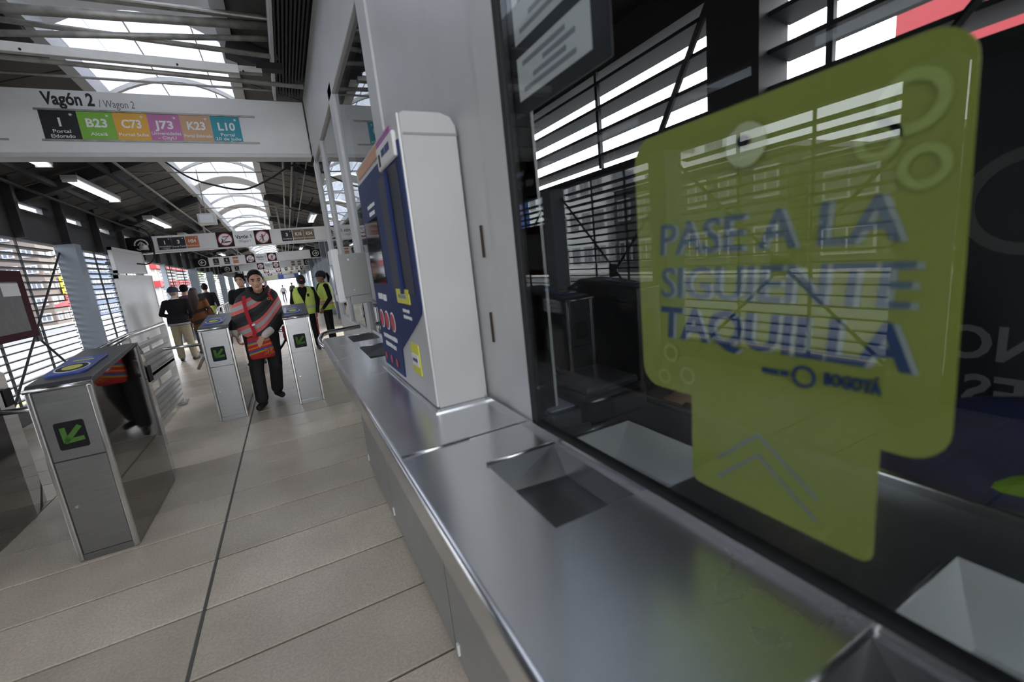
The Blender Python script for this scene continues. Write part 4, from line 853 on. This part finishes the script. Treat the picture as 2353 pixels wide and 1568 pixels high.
def face_parts(root,M,brow=hairk,frown=0.):
    for sx in (-1,1):
        t=MB(); t.ell((sx*.031,-.0805,.1145),(.0145,.008,.0065),12,8); local(MB().add([M@p for p in t.v],t.f),'eye',eyew,root)
        t=MB(); t.ell((sx*.031,-.0862,.1145),(.0062,.004,.0062),10,8); local(MB().add([M@p for p in t.v],t.f),'iris',iris,root)
        t=MB(); t.tube([(sx*.046,-.078,.1165),(sx*.038,-.0865,.1205),(sx*.028,-.0885,.121),(sx*.017,-.086,.1165)],[.0018,.0028,.0028,.002],6); local(MB().add([M@p for p in t.v],t.f),'eyelid',brow,root)
        t=MB(); t.tube([(sx*.052,-.079,.134),(sx*.038,-.0915,.1405),(sx*.022,-.0945,.138-frown),(sx*.011,-.092,.134-frown*1.5)],[.002,.0042,.0048,.003],6); local(MB().add([M@p for p in t.v],t.f),'eyebrow',brow,root)
    t=MB(); t.tube([(-.024,-.0795,.043),(-.012,-.0895,.0465),(0,-.0915,.0455),(.012,-.0895,.0465),(.024,-.0795,.043)],[.002,.0045,.004,.0045,.002],6); t.tube([(-.02,-.082,.0405),(0,-.0905,.0375),(.02,-.082,.0405)],[.002,.0052,.002],6); local(MB().add([M@p for p in t.v],t.f),'lips',lipm,root)
HEADR=[(-.004,-.052,.020,.022),(.006,-.046,.034,.040),(.024,-.03,.048,.060),(.05,-.014,.060,.079),(.085,0,.067,.091),(.125,.006,.0725,.096),(.165,.009,.0715,.094),(.195,.010,.060,.080),(.217,.010,.038,.052),(.227,.010,.014,.02)]
def hair_cap(root,M,material,r=None,c=None,slope=1.05,z0=.11,name='hair',rough=0.,th=.012):
    """hair following the skull, thickness th, ending at a hairline that rises towards the forehead"""
    rnd=random.Random(3); V=[];F=[];n=72;rows=54
    for j in range(rows+1):
        u=j/rows; z=.01+(.2268-.01)*math.sin(u*math.pi/2)
        for (a0,c0,x0,y0),(a1,c1,x1,y1) in zip(HEADR[:-1],HEADR[1:]):
            if z<=a1 or a1==.227: 
                t=(z-a0)/(a1-a0); cy=c0+(c1-c0)*t; rx=x0+(x1-x0)*t; ry=y0+(y1-y0)*t; break
        for i in range(n):
            a=2*math.pi*i/n; y=cy+ry*math.sin(a); lim=z0-y*slope+.006*math.sin(9*a)*.3
            e=min(1,max(0,(z-lim+.006)/.012)); e=e*e*(3-2*e); k=-.010+(th+.010)*e+(rnd.uniform(-rough,rough)*.1 if e>.9 else 0)
            up=max(0,(z-.12)/.107)**2
            V.append(M@Vector(((rx+k*(1-up*.3))*math.cos(a),cy+.004+(ry+k*(1-up*.3))*math.sin(a),z+k*up)))
    for j in range(rows):
        for i in range(n): F.append((j*n+i,j*n+(i+1)%n,(j+1)*n+(i+1)%n,(j+1)*n+i))
    F.append(tuple(range(n-1,-1,-1))); F.append(tuple(range(rows*n,(rows+1)*n)))
    return local(MB().add(V,F),name,material,root)
def cap_hat(root,M,material,brim_yaw=0,badge=None):
    t=MB(); t.ell((0,.008,.135),(.093,.126,.124),28,18); v=[]
    for p in t.v: v.append(M@(p if p.z>.122 else Vector((p.x*.9,p.y*.9,.122))))
    o=local(MB().add(v,t.f),'cap',material,root)
    P=[];n=10
    for i in range(n+1): a=math.pi+math.pi*i/n; P.append(Vector((.084*math.cos(a),-.065+.125*math.sin(a),.132-.02*abs(math.sin(a)))))
    mb=MB().prism(P,(0,0,.006)); R=Matrix.Rotation(brim_yaw,4,'Z'); local(MB().add([M@(R@p) for p in mb.v],mb.f),'brim',material,o,smooth=False)
    if badge: mb=MB(); mb.ell((0,-.112,.185),(.03,.012,.016),10,6); local(MB().add([M@p for p in mb.v],mb.f),'cap_badge',badge,o)
    return o
def std_body(B,s,arms,legs,tors=1.,skin=0,top=1,bot=2,shoe=3,sleeve='long',loose=1.,lean=(0,0)):
    """joints in metres for a 1.70 m figure, scaled by s; arms: {side:(elbow,wrist,handdir,normal,curl)}; legs: {side:(knee,ankle,toe direction)}"""
    L=lambda z:(lean[0]*(z/1.4)**2,lean[1]*(z/1.4)**2)
    R=[]
    for z,rx,ry in ((.86,.13,.10),(.93,.165,.115),(1.02,.155,.108),(1.12,.15,.105),(1.25,.172,.115),(1.34,.178,.110),(1.40,.155,.090),(1.445,.085,.065)): dx,dy=L(z); R.append((dx*s,(dy+.01)*s,z*s,rx*s*tors,ry*s*tors))
    B.rings(R[2:],top); B.rings(R[:3],bot)
    for sd,(kn,an,toe) in legs.items():
        kn=Vector(kn)*s;an=Vector(an)*s; hip=Vector((sd*.085,.01,.90))*s; dx,dy=L(.9); hip+=Vector((dx,dy,0))*s
        B.cap(hip,kn,.088*s*loose,.062*s*loose,bot); B.cap(kn,an+Vector((0,0,.03*s)),.062*s*loose,.048*s*loose*1.1,bot)
        t=Vector(toe).normalized(); B.cap(an+Vector((0,0,-.045*s))-t*.04*s,an+Vector((0,0,-.052*s))+t*.12*s,.040*s,.034*s,shoe); B.cap(an+Vector((0,0,.02*s)),an+Vector((0,0,-.04*s)),.045*s,.042*s,shoe)
    for sd,(el,wr,hd,nr,cu) in arms.items():
        dx,dy=L(1.38); sh=Vector((sd*.175*tors+dx,.01+dy,1.375))*s; el=Vector(el)*s; wr=Vector(wr)*s
        B.cap(sh-Vector((sd*.05*s,0,0)),sh,.065*s,.062*s,top)
        if sleeve=='long': B.cap(sh,el,.060*s,.050*s,top); B.cap(el,wr,.048*s,.036*s,top)
        else: mid=sh.lerp(el,.62); B.cap(sh,mid,.064*s,.062*s,top); B.cap(mid,el,.045*s,.040*s,skin); B.cap(el,wr,.040*s,.028*s,skin)
        B.hand(wr,hd,nr,sd,skin,s,cu)
def shell(rings,gap,n=28):
    """open garment shell round the torso; rings (x,y,z,rx,ry), gap: half opening angle at the front (-Y) per ring"""
    v=[];f=[]
    for (x,y,z,rx,ry),g in zip(rings,gap):
        for i in range(n+1):
            a=-math.pi/2+g+(2*math.pi-2*g)*i/n; v.append((x+rx*math.cos(a),y+ry*math.sin(a),z))
    for k in range(len(rings)-1):
        for i in range(n): f.append((k*(n+1)+i,k*(n+1)+i+1,(k+1)*(n+1)+i+1,(k+1)*(n+1)+i))
    return MB().add(v,f)
# ---------------------------------------------------------------- woman in the poncho
w=thing('person','woman in a dark poncho with coral and grey stripes walking out between turnstiles','person',(-.40,5.86,0))
s=.93; B=Body(); poncho_k=mat('poncho_black',(.013,.013,.014),.95,0,.15,120,.3); trouser=mat('trousers_black',(.020,.020,.022),.85,0,.2,25,.3); shoek=mat('shoes_black',(.016,.015,.015),.6); cuff=mat('lace_cuff',(.60,.54,.51),.8,0,.12,60,.08)
HX=.105
Mh=headM(Vector((HX,-.075,1.352)),R_(4),R_(6),R_(-2),.985)
B.rings([(.05,.02,.78,.12,.10),(.05,.02,.86,.155,.12),(.06,.01,.98,.15,.115),(.07,0,1.12,.155,.115),(.085,-.01,1.24,.165,.11),(.095,-.015,1.30,.13,.085),(.10,-.02,1.345,.07,.06)],1)
for sd,kn,an,toe in ((-1,(-.075,-.10,.45),(-.085,-.115,.085),(-.30,-1,0)),(1,(.115,.02,.45),(.075,.19,.11),(.35,-1,0))):
    hip=Vector((.05+sd*.08,.01,.82)); kn=Vector(kn);an=Vector(an); B.cap(hip,kn,.092,.075,2); B.cap(kn,an+Vector((0,0,.03)),.074,.068,2); t=Vector(toe).normalized()
    B.cap(an+Vector((0,0,-.035))-t*.035,an+Vector((0,0,-.045))+t*.125,.042,.036,3); B.cap(an+Vector((0,0,.03)),an+Vector((0,0,-.03)),.045,.044,3)
# her left arm (picture right) bends across to the bag, right arm hangs
B.cap((.22,-.01,1.24),(.255,-.07,1.0),.062,.056,1); B.cap((.255,-.07,1.0),(.165,-.215,.905),.056,.046,1); B.cap((.150,-.232,.895),(.095,-.285,.858),.044,.040,4); B.hand((.080,-.295,.846),(-.60,-.10,-.66),(-.25,-1,.25),1,0,1.0,.5)
B.cap((-.08,0,1.24),(-.165,-.02,1.06),.06,.056,1); B.cap((-.165,-.02,1.06),(-.195,-.07,.955),.056,.05,1); B.cap((-.197,-.075,.93),(-.20,-.08,.905),.045,.044,4); B.hand((-.20,-.08,.885),(.05,-.15,-1),(-1,-.1,0),-1,0,.95,.9)
add_head(B,Mh,0,True); B.ell((HX,-.06,1.305),(.05,.035,.03),5)
B.finish([skin1,poncho_k,trouser,shoek,cuff,mat('undershirt',(.5,.48,.47),.8)],w,.0058)
face_parts(w,Mh,frown=.0015)
h=hair_cap(w,Mh,hairk,c=(0,.015,.120),r=(.0795,.112,.115),slope=1.3,z0=.088,th=.008,name='hair'); 
t=MB(); t.ell((0,.115,.09),(.05,.05,.055),16,10); t.tube([(.01,.12,.08),(.06,.13,-.02),(.075,.12,-.12)],[.03,.03,.012],8); local(MB().add([Mh@p for p in t.v],t.f),'hair_bun',hairk,h)
t=MB(); t.obox((.088,.03,.03),((.2,.2,1),(1,0,0),(0,1,0)),(.06,.010,.028)); local(MB().add([Mh@p for p in t.v],t.f),'pink_ribbon',mat('ribbon_pink',(.55,.30,.36),.8),h,bevel=.008)
t=MB(); t.ell((.082,.02,.105),(.014,.02,.014),8,6); local(MB().add([Mh@p for p in t.v],t.f),'hair_tie',mat('tie_green',(.35,.6,.05),.7),h)
# poncho: draped shell with slanting hem, colour bands are woven stripes
coral=(.62,.13,.12); pgrey=(.36,.355,.35); pk=(.013,.013,.014); pd=(.030,.030,.034)
pm=ramp_mat('poncho_weave',[(0,pk),(.815,pd),(.865,coral),(.908,pgrey),(.952,coral),(.992,pd),(1.035,pk),(1.10,pd),(1.138,coral),(1.178,pgrey),(1.222,coral),(1.262,pd),(1.31,pk)],(-.25,0,1.0,.6,1.6),kink=(.1,.95))
n=60; rows=24; V=[];F=[]
def lerp_t(T,v):
    if v<=T[0][0]: return T[0][1]
    for (a0,b0),(a1,b1) in zip(T[:-1],T[1:]):
        if v<=a1: return b0+(b1-b0)*(v-a0)/(a1-a0)
    return T[-1][1]
HEM=[(-180,1.09),(-165,1.05),(-145,.95),(-125,.86),(-105,.805),(-80,.80),(-50,.83),(-25,.90),(0,.95),(40,.90),(90,.84),(140,.95),(180,1.09)]
PRX=[(.78,.215),(.9,.245),(1.0,.255),(1.11,.252),(1.2,.237),(1.29,.200),(1.335,.155),(1.372,.078)]; PCX=[(.8,.03),(1.0,.04),(1.11,.045),(1.2,.065),(1.29,.08),(1.335,.10)]
PRY=[(.78,.24),(.9,.225),(1.0,.20),(1.11,.18),(1.2,.165),(1.29,.135),(1.335,.105),(1.372,.066)]
for j in range(rows+1):
    t=j/rows
    for i in range(n):
        a=2*math.pi*i/n; c,s_=math.cos(a),math.sin(a); ad=math.degrees(a); ad=ad-360 if ad>180 else ad
        zt=1.372-.10*max(0,-s_)**2; zb=lerp_t(HEM,ad); z=zt+(zb-zt)*(t**1.25)
        zs=z+.10*max(0,-s_)**2*(1-t)
        rx=lerp_t(PRX,zs); ry=lerp_t(PRY,zs)*(1 if s_<0 else .85)
        fold=1+.03*t*math.sin(5*a+1.3)+.02*t*math.sin(11*a+z*9)
        V.append((lerp_t(PCX,zs)+rx*c*fold,-.02-.02*t+ry*s_*fold,z))
for j in range(rows):
    for i in range(n): F.append((j*n+i,j*n+(i+1)%n,(j+1)*n+(i+1)%n,(j+1)*n+i))
po=local(MB().add(V,F),'poncho',pm,w,solid=.008,sub=1)
# rolled collar
V=[];F=[];n=40
for j,(dr,dz) in enumerate(((.0,-.03),(.022,-.01),(.03,.02),(.018,.045),(0,.05),(-.008,.02),(0,-.03))):
    for i in range(n):
        a=2*math.pi*i/n; fr=max(0,-math.sin(a)); V.append((.10+(.093+dr*1.15)*math.cos(a),-.03+(.082+dr*1.0+.03*fr)*math.sin(a),1.342+dz*1.2-.105*fr**2))
for j in range(6):
    for i in range(n): F.append((j*n+i,j*n+(i+1)%n,(j+1)*n+(i+1)%n,(j+1)*n+i))
local(MB().add(V,F),'collar',poncho_k,po,sub=1)
mb=MB(); ring_y(mb,.195,-.175,1.245,.008,.017,.006,16); local(mb,'sunflower_brooch',mat('brooch',(.45,.16,.03),.6),po)
# cloth bag with woven rainbow stripes, hanging from its strap (lies on the person: own thing)
bag=thing('shoulder_bag','small red woven shoulder bag with rainbow stripes held by the woman','bag',(-.40,5.86,0))
redc=mat('strap_red',(.45,.015,.025),.85,0,.1,60,.2)
stp=[(0,(.42,.02,.02)),(.60,(.42,.02,.02)),(.655,(.42,.03,.02)),(.672,(.55,.25,.02)),(.683,(.10,.25,.05)),(.694,(.05,.06,.30)),(.712,(.45,.02,.03)),(.73,(.50,.20,.02)),(.745,(.42,.02,.02)),(.775,(.50,.22,.03)),(.79,(.12,.22,.06)),(.80,(.06,.05,.25)),(.815,(.42,.02,.02))]
bm_=ramp_mat('bag_weave',stp,(-.18,0,1,.55,.90))
mb=MB(); rg=[]
for z,hw,hd in ((.60,.105,.012),(.605,.122,.026),(.66,.13,.036),(.74,.125,.036),(.80,.115,.030),(.845,.11,.016),(.85,.105,.008)):
    rg.append([(.022+hw*math.copysign(abs(math.cos(a))**.5,math.cos(a))-.05*(z-.72),-.275+hd*math.copysign(abs(math.sin(a))**.7,math.sin(a)),z) for a in [2*math.pi*i/28 for i in range(28)]])
mb.loft(rg); local(mb,'pouch',bm_,bag,sub=1)
mb=MB(); pts=[(-.02,-.272,.845),(-.005,-.272,.90),(-.02,-.258,.98),(-.035,-.24,1.06),(-.045,-.215,1.14),(-.05,-.17,1.24),(-.045,-.11,1.305)]
for a,b_ in zip(pts[:-1],pts[1:]): mb.bar(a,b_,.036,.006,up=(0,-1,.3))
local(mb,'strap',redc,bag,smooth=False)
mb=MB(); mb.bar((.20,-.115,1.31),(.23,-.17,1.22),.022,.006,up=(0,-1,.5)); mb.bar((.28,-.02,.90),(.30,.0,.70),.035,.008,up=(0,-1,0)); local(mb,'strap_tail',redc,bag,smooth=False)
mb=MB(); rr=random.Random(5)
for i in range(26): x=.06+.07*rr.random(); z=.70+.02*rr.random(); mb.tube([(x,-.312,z),(x+rr.uniform(-.015,.02),-.318,z-.03),(x+rr.uniform(-.02,.03),-.316,z-.055-.02*rr.random())],.003,5)
o=local(mb,'fringe',mat('fringe_mix',(.50,.12,.04),.8,0,.7,60),bag); o['kind']='stuff'
mb=MB().obox((-.0,-.262,.985),((1,0,.25),(0,1,0),(0,0,1)),(.016,.003,.010)); local(mb,'tag_label',textw,bag,smooth=False)
# ---------------------------------------------------------------- other people
def simple_person(label,loc,rz,H,arms,legs,cols,sleeve='long',tors=1.,loose=1.,yaw=0,pitch=0,female=False,skin=skin2,lean=(0,0),voxel=.011,face=True,lowpoly=False):
    r=thing('person',label,'person',loc,rz); s=H/1.70; B=Body(); std_body(B,s,arms,legs,tors,0,1,2,3,sleeve,loose,lean)
    Mh=headM(Vector((lean[0]*s*1.1,(lean[1]*1.1-.005)*s,1.475*s)),yaw,pitch,0,s*1.0); add_head(B,Mh,0,female); B.finish([skin]+cols,r,voxel)
    if face: face_parts(r,Mh)
    return r,Mh,s
DN=(0,0,-1)
LEG={-1:((-.10,0,.49),(-.11,.02,.085),(-.2,-1,0)),1:((.10,0,.49),(.11,.02,.085),(.2,-1,0))}
ARM={-1:((-.235,.03,1.10),(-.25,-.03,.86),DN,(-1,0,0),.4),1:((.235,.03,1.10),(.25,-.03,.86),DN,(1,0,0),.4)}
khaki=mat('khaki',(.27,.23,.16),.85,0,.12,30,.2); sneak=mat('sneaker',(.03,.03,.032),.6); jean=mat('jeans',(.05,.07,.12),.85,0,.15,40)
# man in the navy cap, back to the camera
A={-1:((-.30,.03,1.12),(-.20,-.14,.98),(.6,-.5,.1),(0,-.5,1),.6),1:((.29,.05,1.12),(.16,-.20,1.02),(-.8,-.3,.1),(0,-.5,1),.6)}
L2={-1:((-.12,-.03,.49),(-.17,.03,.085),(-.2,-1,0)),1:((.10,.02,.49),(.10,.03,.085),(.25,-1,0))}
p,M,s=simple_person('man in a navy cap and black sweater with khaki trousers, back turned',(-2.20,11.72,0),R_(180-12),1.60,A,L2,[blackc,khaki,sneak],tors=1.22,loose=1.32,yaw=R_(-25),skin=skin2,lean=(-.03,0))
hair_cap(p,M,mat('hair_grey',(.16,.15,.145),.7),slope=.5,z0=.06,th=.004); cap_hat(p,M,mat('cap_navy',(.015,.022,.045),.8))
sw=local(shell([(0,.012,.845*s,.215*s,.165*s),(0,.012,.90*s,.215*s,.16*s),(0,.012,1.0*s,.208*s,.15*s),(0,.012,1.12*s,.19*s,.135*s)],[0]*4),'sweater_hem',blackc,p,solid=.006)
for z in (.858,.880): local(shell([(0,.012,z*s,.222*s,.171*s),(0,.012,(z+.009)*s,.222*s,.171*s)],[0,0]),'hem_stripe',mat('stripe_white',(.6,.6,.6),.8),p,solid=.003)
local(shell([(-.03*s,.012,1.437*s,.09*s,.075*s),(-.03*s,.012,1.465*s,.075*s,.068*s)],[0,0]),'shirt_collar',mat('stripe_white'),p,solid=.004)
# person with purple hoodie beyond him
p,M,s=simple_person('person in a plum jacket mostly hidden behind the man in the navy cap',(-2.15,12.75,0),R_(150),1.66,ARM,LEG,[mat('plum',(.14,.07,.10),.85),jean,sneak],yaw=R_(20)); hair_cap(p,M,hairk,slope=.5,z0=.09)
# woman with long hair and plaid jacket
plaid=ramp_mat('plaid_rust',[(0,(.03,.018,.012)),(.62,(.16,.06,.02)),(.74,(.03,.018,.012)),(.83,(.16,.06,.02)),(.98,(.035,.02,.014)),(1.06,(.17,.065,.02)),(1.22,(.05,.025,.015))],(.25,0,1,.5,1.5))
p,M,s=simple_person('woman with long brown hair in a rust plaid jacket, back turned',(-1.88,12.35,0),R_(165),1.56,ARM,LEG,[plaid,khaki,sneak],tors=1.12,female=True,lean=(.04,0)); hh=hair_cap(p,M,hairb,r=(.09,.118,.122),slope=.3,z0=.06)
mb=MB(); mb.loft([[(.04*s+rx*math.cos(a),.095*s+ry*math.sin(a),z*s) for a in [2*math.pi*i/16 for i in range(16)]] for z,rx,ry in ((1.66,.06,.03),(1.58,.088,.05),(1.48,.105,.055),(1.35,.115,.05),(1.22,.10,.045),(1.12,.06,.03),(1.06,.02,.012))]); local(mb,'long_hair',hairb,hh,sub=1)
local(shell([(0,.012,.60*s,.19*s,.15*s),(0,.012,.8*s,.185*s,.145*s),(0,.012,1.0*s,.18*s,.135*s),(.01,.012,1.12*s,.175*s,.13*s)],[.1]*4),'jacket_skirt',plaid,p,solid=.008)
b2=thing('handbag','black handbag on the plaid jacket woman\'s arm','bag',(-1.62,12.3,.66)); mb=MB(); mb.box(-1.66,-1.57,12.20,12.4,.62,.92); mb.build('pouch',black,b2,bevel=.03); MB().tube([(-1.62,12.22,.92),(-1.64,12.25,1.06),(-1.62,12.38,.92)],.008,6).build('strap',black,b2,smooth=True)
# youth in black T-shirt
A={-1:((-.225,.05,1.12),(-.19,-.12,.92),(.3,-.5,-.8),(-1,0,0),.5),1:((.235,.03,1.10),(.25,-.03,.86),DN,(1,0,0),.4)}
p,M,s=simple_person('youth in a plain black T-shirt walking behind the poncho woman',(-.72,9.3,0),R_(-6),1.66,A,LEG,[blackc,blackc,sneak],sleeve='short',yaw=R_(-8),skin=skin2,voxel=.009); hair_cap(p,M,hairk,r=(.085,.118,.121),slope=1.25,z0=.080,rough=.03,th=.016)
# guards in lime vests
hv=mat('hivis_lime',(.50,.64,.12),.7,0,.06,12); silver=mat('reflective_grey',(.42,.42,.43),.4); oran=mat('hivis_orange',(.7,.22,.08),.7); redst=mat('stripe_red',(.45,.02,.03),.8)
def vest(p,s,tors,gap,stripe,orange=False):
    R=[(0,.01,.84*s,.205*s*tors,.155*s*tors),(0,.01,.98*s,.195*s*tors,.145*s*tors),(0,.01,1.12*s,.19*s*tors,.14*s*tors),(0,.01,1.25*s,.20*s*tors,.145*s*tors),(0,.01,1.34*s,.198*s*tors,.138*s*tors),(0,.012,1.42*s,.165*s*tors,.115*s*tors),(0,.015,1.455*s,.11*s,.09*s)]
    o=local(shell(R,gap),'safety_vest',hv,p,solid=.006)
    k=1.02; local(shell([(0,.01,stripe*s,.195*s*tors*k,.146*s*tors*k),(0,.01,(stripe+.05)*s,.193*s*tors*k,.144*s*tors*k)],[gap[1]]*2),'reflective_band',silver,o,solid=.004)
    if orange: 
        for dz in (-.018,.05): local(shell([(0,.01,(stripe+dz)*s,.195*s*tors*k,.146*s*tors*k),(0,.01,(stripe+dz+.018)*s,.193*s*tors*k,.144*s*tors*k)],[gap[1]]*2),'orange_band',oran,o,solid=.005)
    return o
A={-1:((-.26,.04,1.12),(-.24,-.14,.93),(.2,-.6,-.7),(-1,0,0),.5),1:((.27,.03,1.10),(.22,-.10,.86),(-.1,-.2,-1),(1,0,0),.5)}
p,M,s=simple_person('guard in a lime safety vest and black cap looking down beside the turnstile',(.27,9.9,0),R_(-4),1.54,A,LEG,[blackc,blackc,sneak],tors=1.1,yaw=R_(8),pitch=R_(22),skin=skin1,voxel=.009); hair_cap(p,M,hairk,slope=.5,z0=.09,th=.006); cap_hat(p,M,mat('cap_black',(.014,.014,.015),.85),badge=red)
v=vest(p,s,1.12,[.05,.05,.06,.22,.4,.55,.6],.98); local(MB().box(-.006,.006,-.158*s*1.12-.006,-.15*s,.86*s,1.1*s),'zip',black,v,smooth=False); local(MB().obox((.10*s,-.152*s,1.26*s),((1,.35,0),(0,0,1),(.35,-1,0)),(.022,.03,.004)),'badge',black,v,smooth=False)
local(MB().tube([(.225*s,.06*s,1.35*s),(.325*s,.03*s,1.12*s)],.014,6),'sleeve_stripe',redst,p); local(MB().tube([(.19*s,-.02,.85*s),(.175*s,-.02,.5*s),(.17*s,.0,.12*s)],.014,6),'trouser_stripe',redst,p)
A={-1:((-.22,.06,1.10),(-.20,-.10,.90),(.1,-.5,-.8),(-1,0,0),.5),1:((.22,.05,1.10),(.20,-.12,.90),(-.1,-.5,-.8),(1,0,0),.5)}
p,M,s=simple_person('guard in a lime vest with orange band seen in profile beside the booth',(.68,10.2,0),R_(-78),1.58,A,LEG,[blackc,blackc,sneak],tors=1.08,skin=skin3,female=True,voxel=.009); hair_cap(p,M,hairk,slope=.55,z0=.10,th=.006); cap_hat(p,M,mat('cap_black',(.014,.014,.015),.85)); v=vest(p,s,1.1,[.05,.05,.05,.12,.3,.5,.6],.98,True)
mb=MB(); mb.tube([(0,.12*s,1.66*s),(0,.16*s,1.58*s),(0,.14*s,1.45*s)],[.03,.035,.015],8); local(mb,'ponytail',hairk,p)
local(MB().tube([(-.215*s,.02,1.38*s),(-.275*s,.05,1.12*s)],.016,6),'sleeve_stripe',redst,p); local(MB().tube([(-.18*s,-.0,.88*s),(-.175*s,-.0,.5*s),(-.165*s,.02,.12*s)],.016,6),'trouser_stripe',redst,p)
# man at the far left wall with lime cloth at the waist
p,M,s=simple_person('man in a black jacket with a lime shirt tail, back turned at the far left',(-2.13,15.6,0),R_(185),1.70,ARM,LEG,[blackc,blackc,sneak],skin=skin3,voxel=.013,face=False); hair_cap(p,M,hairk,slope=.3,z0=.07)
local(shell([(0,.01,.74*s,.21*s,.16*s),(0,.01,.9*s,.19*s,.14*s),(0,.01,1.05*s,.175*s,.13*s)],[.05]*3),'lime_shirt',mat('lime_cloth',(.38,.45,.10),.8),p,solid=.006)
# distant people
p,M,s=simple_person('distant woman in a white blouse and dark coat walking up the hall',(-.35,46.6,0),0,1.55,ARM,LEG,[mat('blouse',(.6,.6,.6),.8,0,.5,20),jean,sneak],female=True,voxel=.02,face=False); hair_cap(p,M,hairb,slope=.6,z0=.08)
p,M,s=simple_person('distant man in an olive jacket walking beside the blouse woman',(.45,47.2,0),0,1.68,ARM,LEG,[mat('olive',(.09,.085,.05),.85),mat('jeans_pale',(.25,.29,.36),.8),sneak],voxel=.02,face=False); hair_cap(p,M,hairk,slope=.9,z0=.10)
p,M,s=simple_person('distant person in a white and pink top near the far end',(-1.35,42.0,0),R_(150),1.45,ARM,LEG,[mat('pinkwhite',(.7,.5,.55),.8,0,.4,6),jean,sneak],voxel=.02,face=False); hair_cap(p,M,hairk,slope=.6,z0=.08)
# clerk seated inside the booth
limep=mat('polo_lime',(.30,.36,.03),.85,0,.1,50); A={-1:((-.26,-.10,1.08),(-.16,-.32,1.02),(.3,-1,0),(0,0,1),.4),1:((.26,-.08,1.08),(.20,-.30,1.02),(-.2,-1,0),(0,0,1),.4)}
LS={-1:((-.12,-.38,.62),(-.12,-.36,.10),(0,-1,0)),1:((.12,-.38,.62),(.12,-.36,.10),(0,-1,0))}
p,M,s=simple_person('clerk in a lime polo shirt seated behind the hanging lime sign',(1.38,.80,0),R_(-90),1.62,A,LS,[limep,mat('trouser_navy',(.02,.025,.05),.8),sneak],sleeve='short',skin=skin3,voxel=.012,face=True); hair_cap(p,M,hairk,slope=.9,z0=.10)
t=thing('stool','dark booth stool under the seated clerk','stool',(1.32,.80,0)); MB().box(1.12,1.5,.6,1.0,.62,.70).build('seat',darkp,t,bevel=.02); MB().tube([(1.32,.8,.02),(1.32,.8,.62)],.03,10).build('column',chrome,t,smooth=True); MB().cyl((1.32,.8,.015),(0,0,1),.2,.03,20).build('base',darkp,t)
# ================================================================== the hall floor falls gently away beyond the turnstiles
SLOPE,YK=-.017,6.0
def sag(y): return SLOPE*max(0.,y-YK)
bpy.context.view_layer.update()
skip=('building','street_tree','road','far_pavement','shop_sign','parasol','camera','wall_booth','wall_back','floor_far','ceiling_far','wall_far_left','wall_far_right')
def settle(o):
    ws=[o.matrix_world@Vector(c) for c in o.bound_box]; y0=min(p.y for p in ws); y1=max(p.y for p in ws)
    if y1<=YK: return
    if y1-y0>3.2 and o.data.users==1:
        mw=o.matrix_world.copy(); inv=mw.inverted(); bm=bmesh.new(); bm.from_mesh(o.data)
        bmesh.ops.bisect_plane(bm,geom=bm.verts[:]+bm.edges[:]+bm.faces[:],plane_co=inv@Vector((0,YK,0)),plane_no=(0,1,0))
        for v in bm.verts: v.co.z+=sag((mw@v.co).y)
        bm.to_mesh(o.data); bm.free()
    else: o.location.z+=sag((y0+y1)/2)
for o in [x for x in bpy.data.objects if x.parent is None]:
    if o.name.split('.')[0] in skip: continue
    if o.type=='EMPTY':
        if o.name.startswith('window_'): o.location.z+=sag(o.location.y+1.5)
        elif o.get('kind')=='structure':
            for c in o.children:
                if c.type=='MESH': settle(c)
        elif o.location.y>YK: o.location.z+=sag(o.location.y)
    elif o.type=='MESH': settle(o)
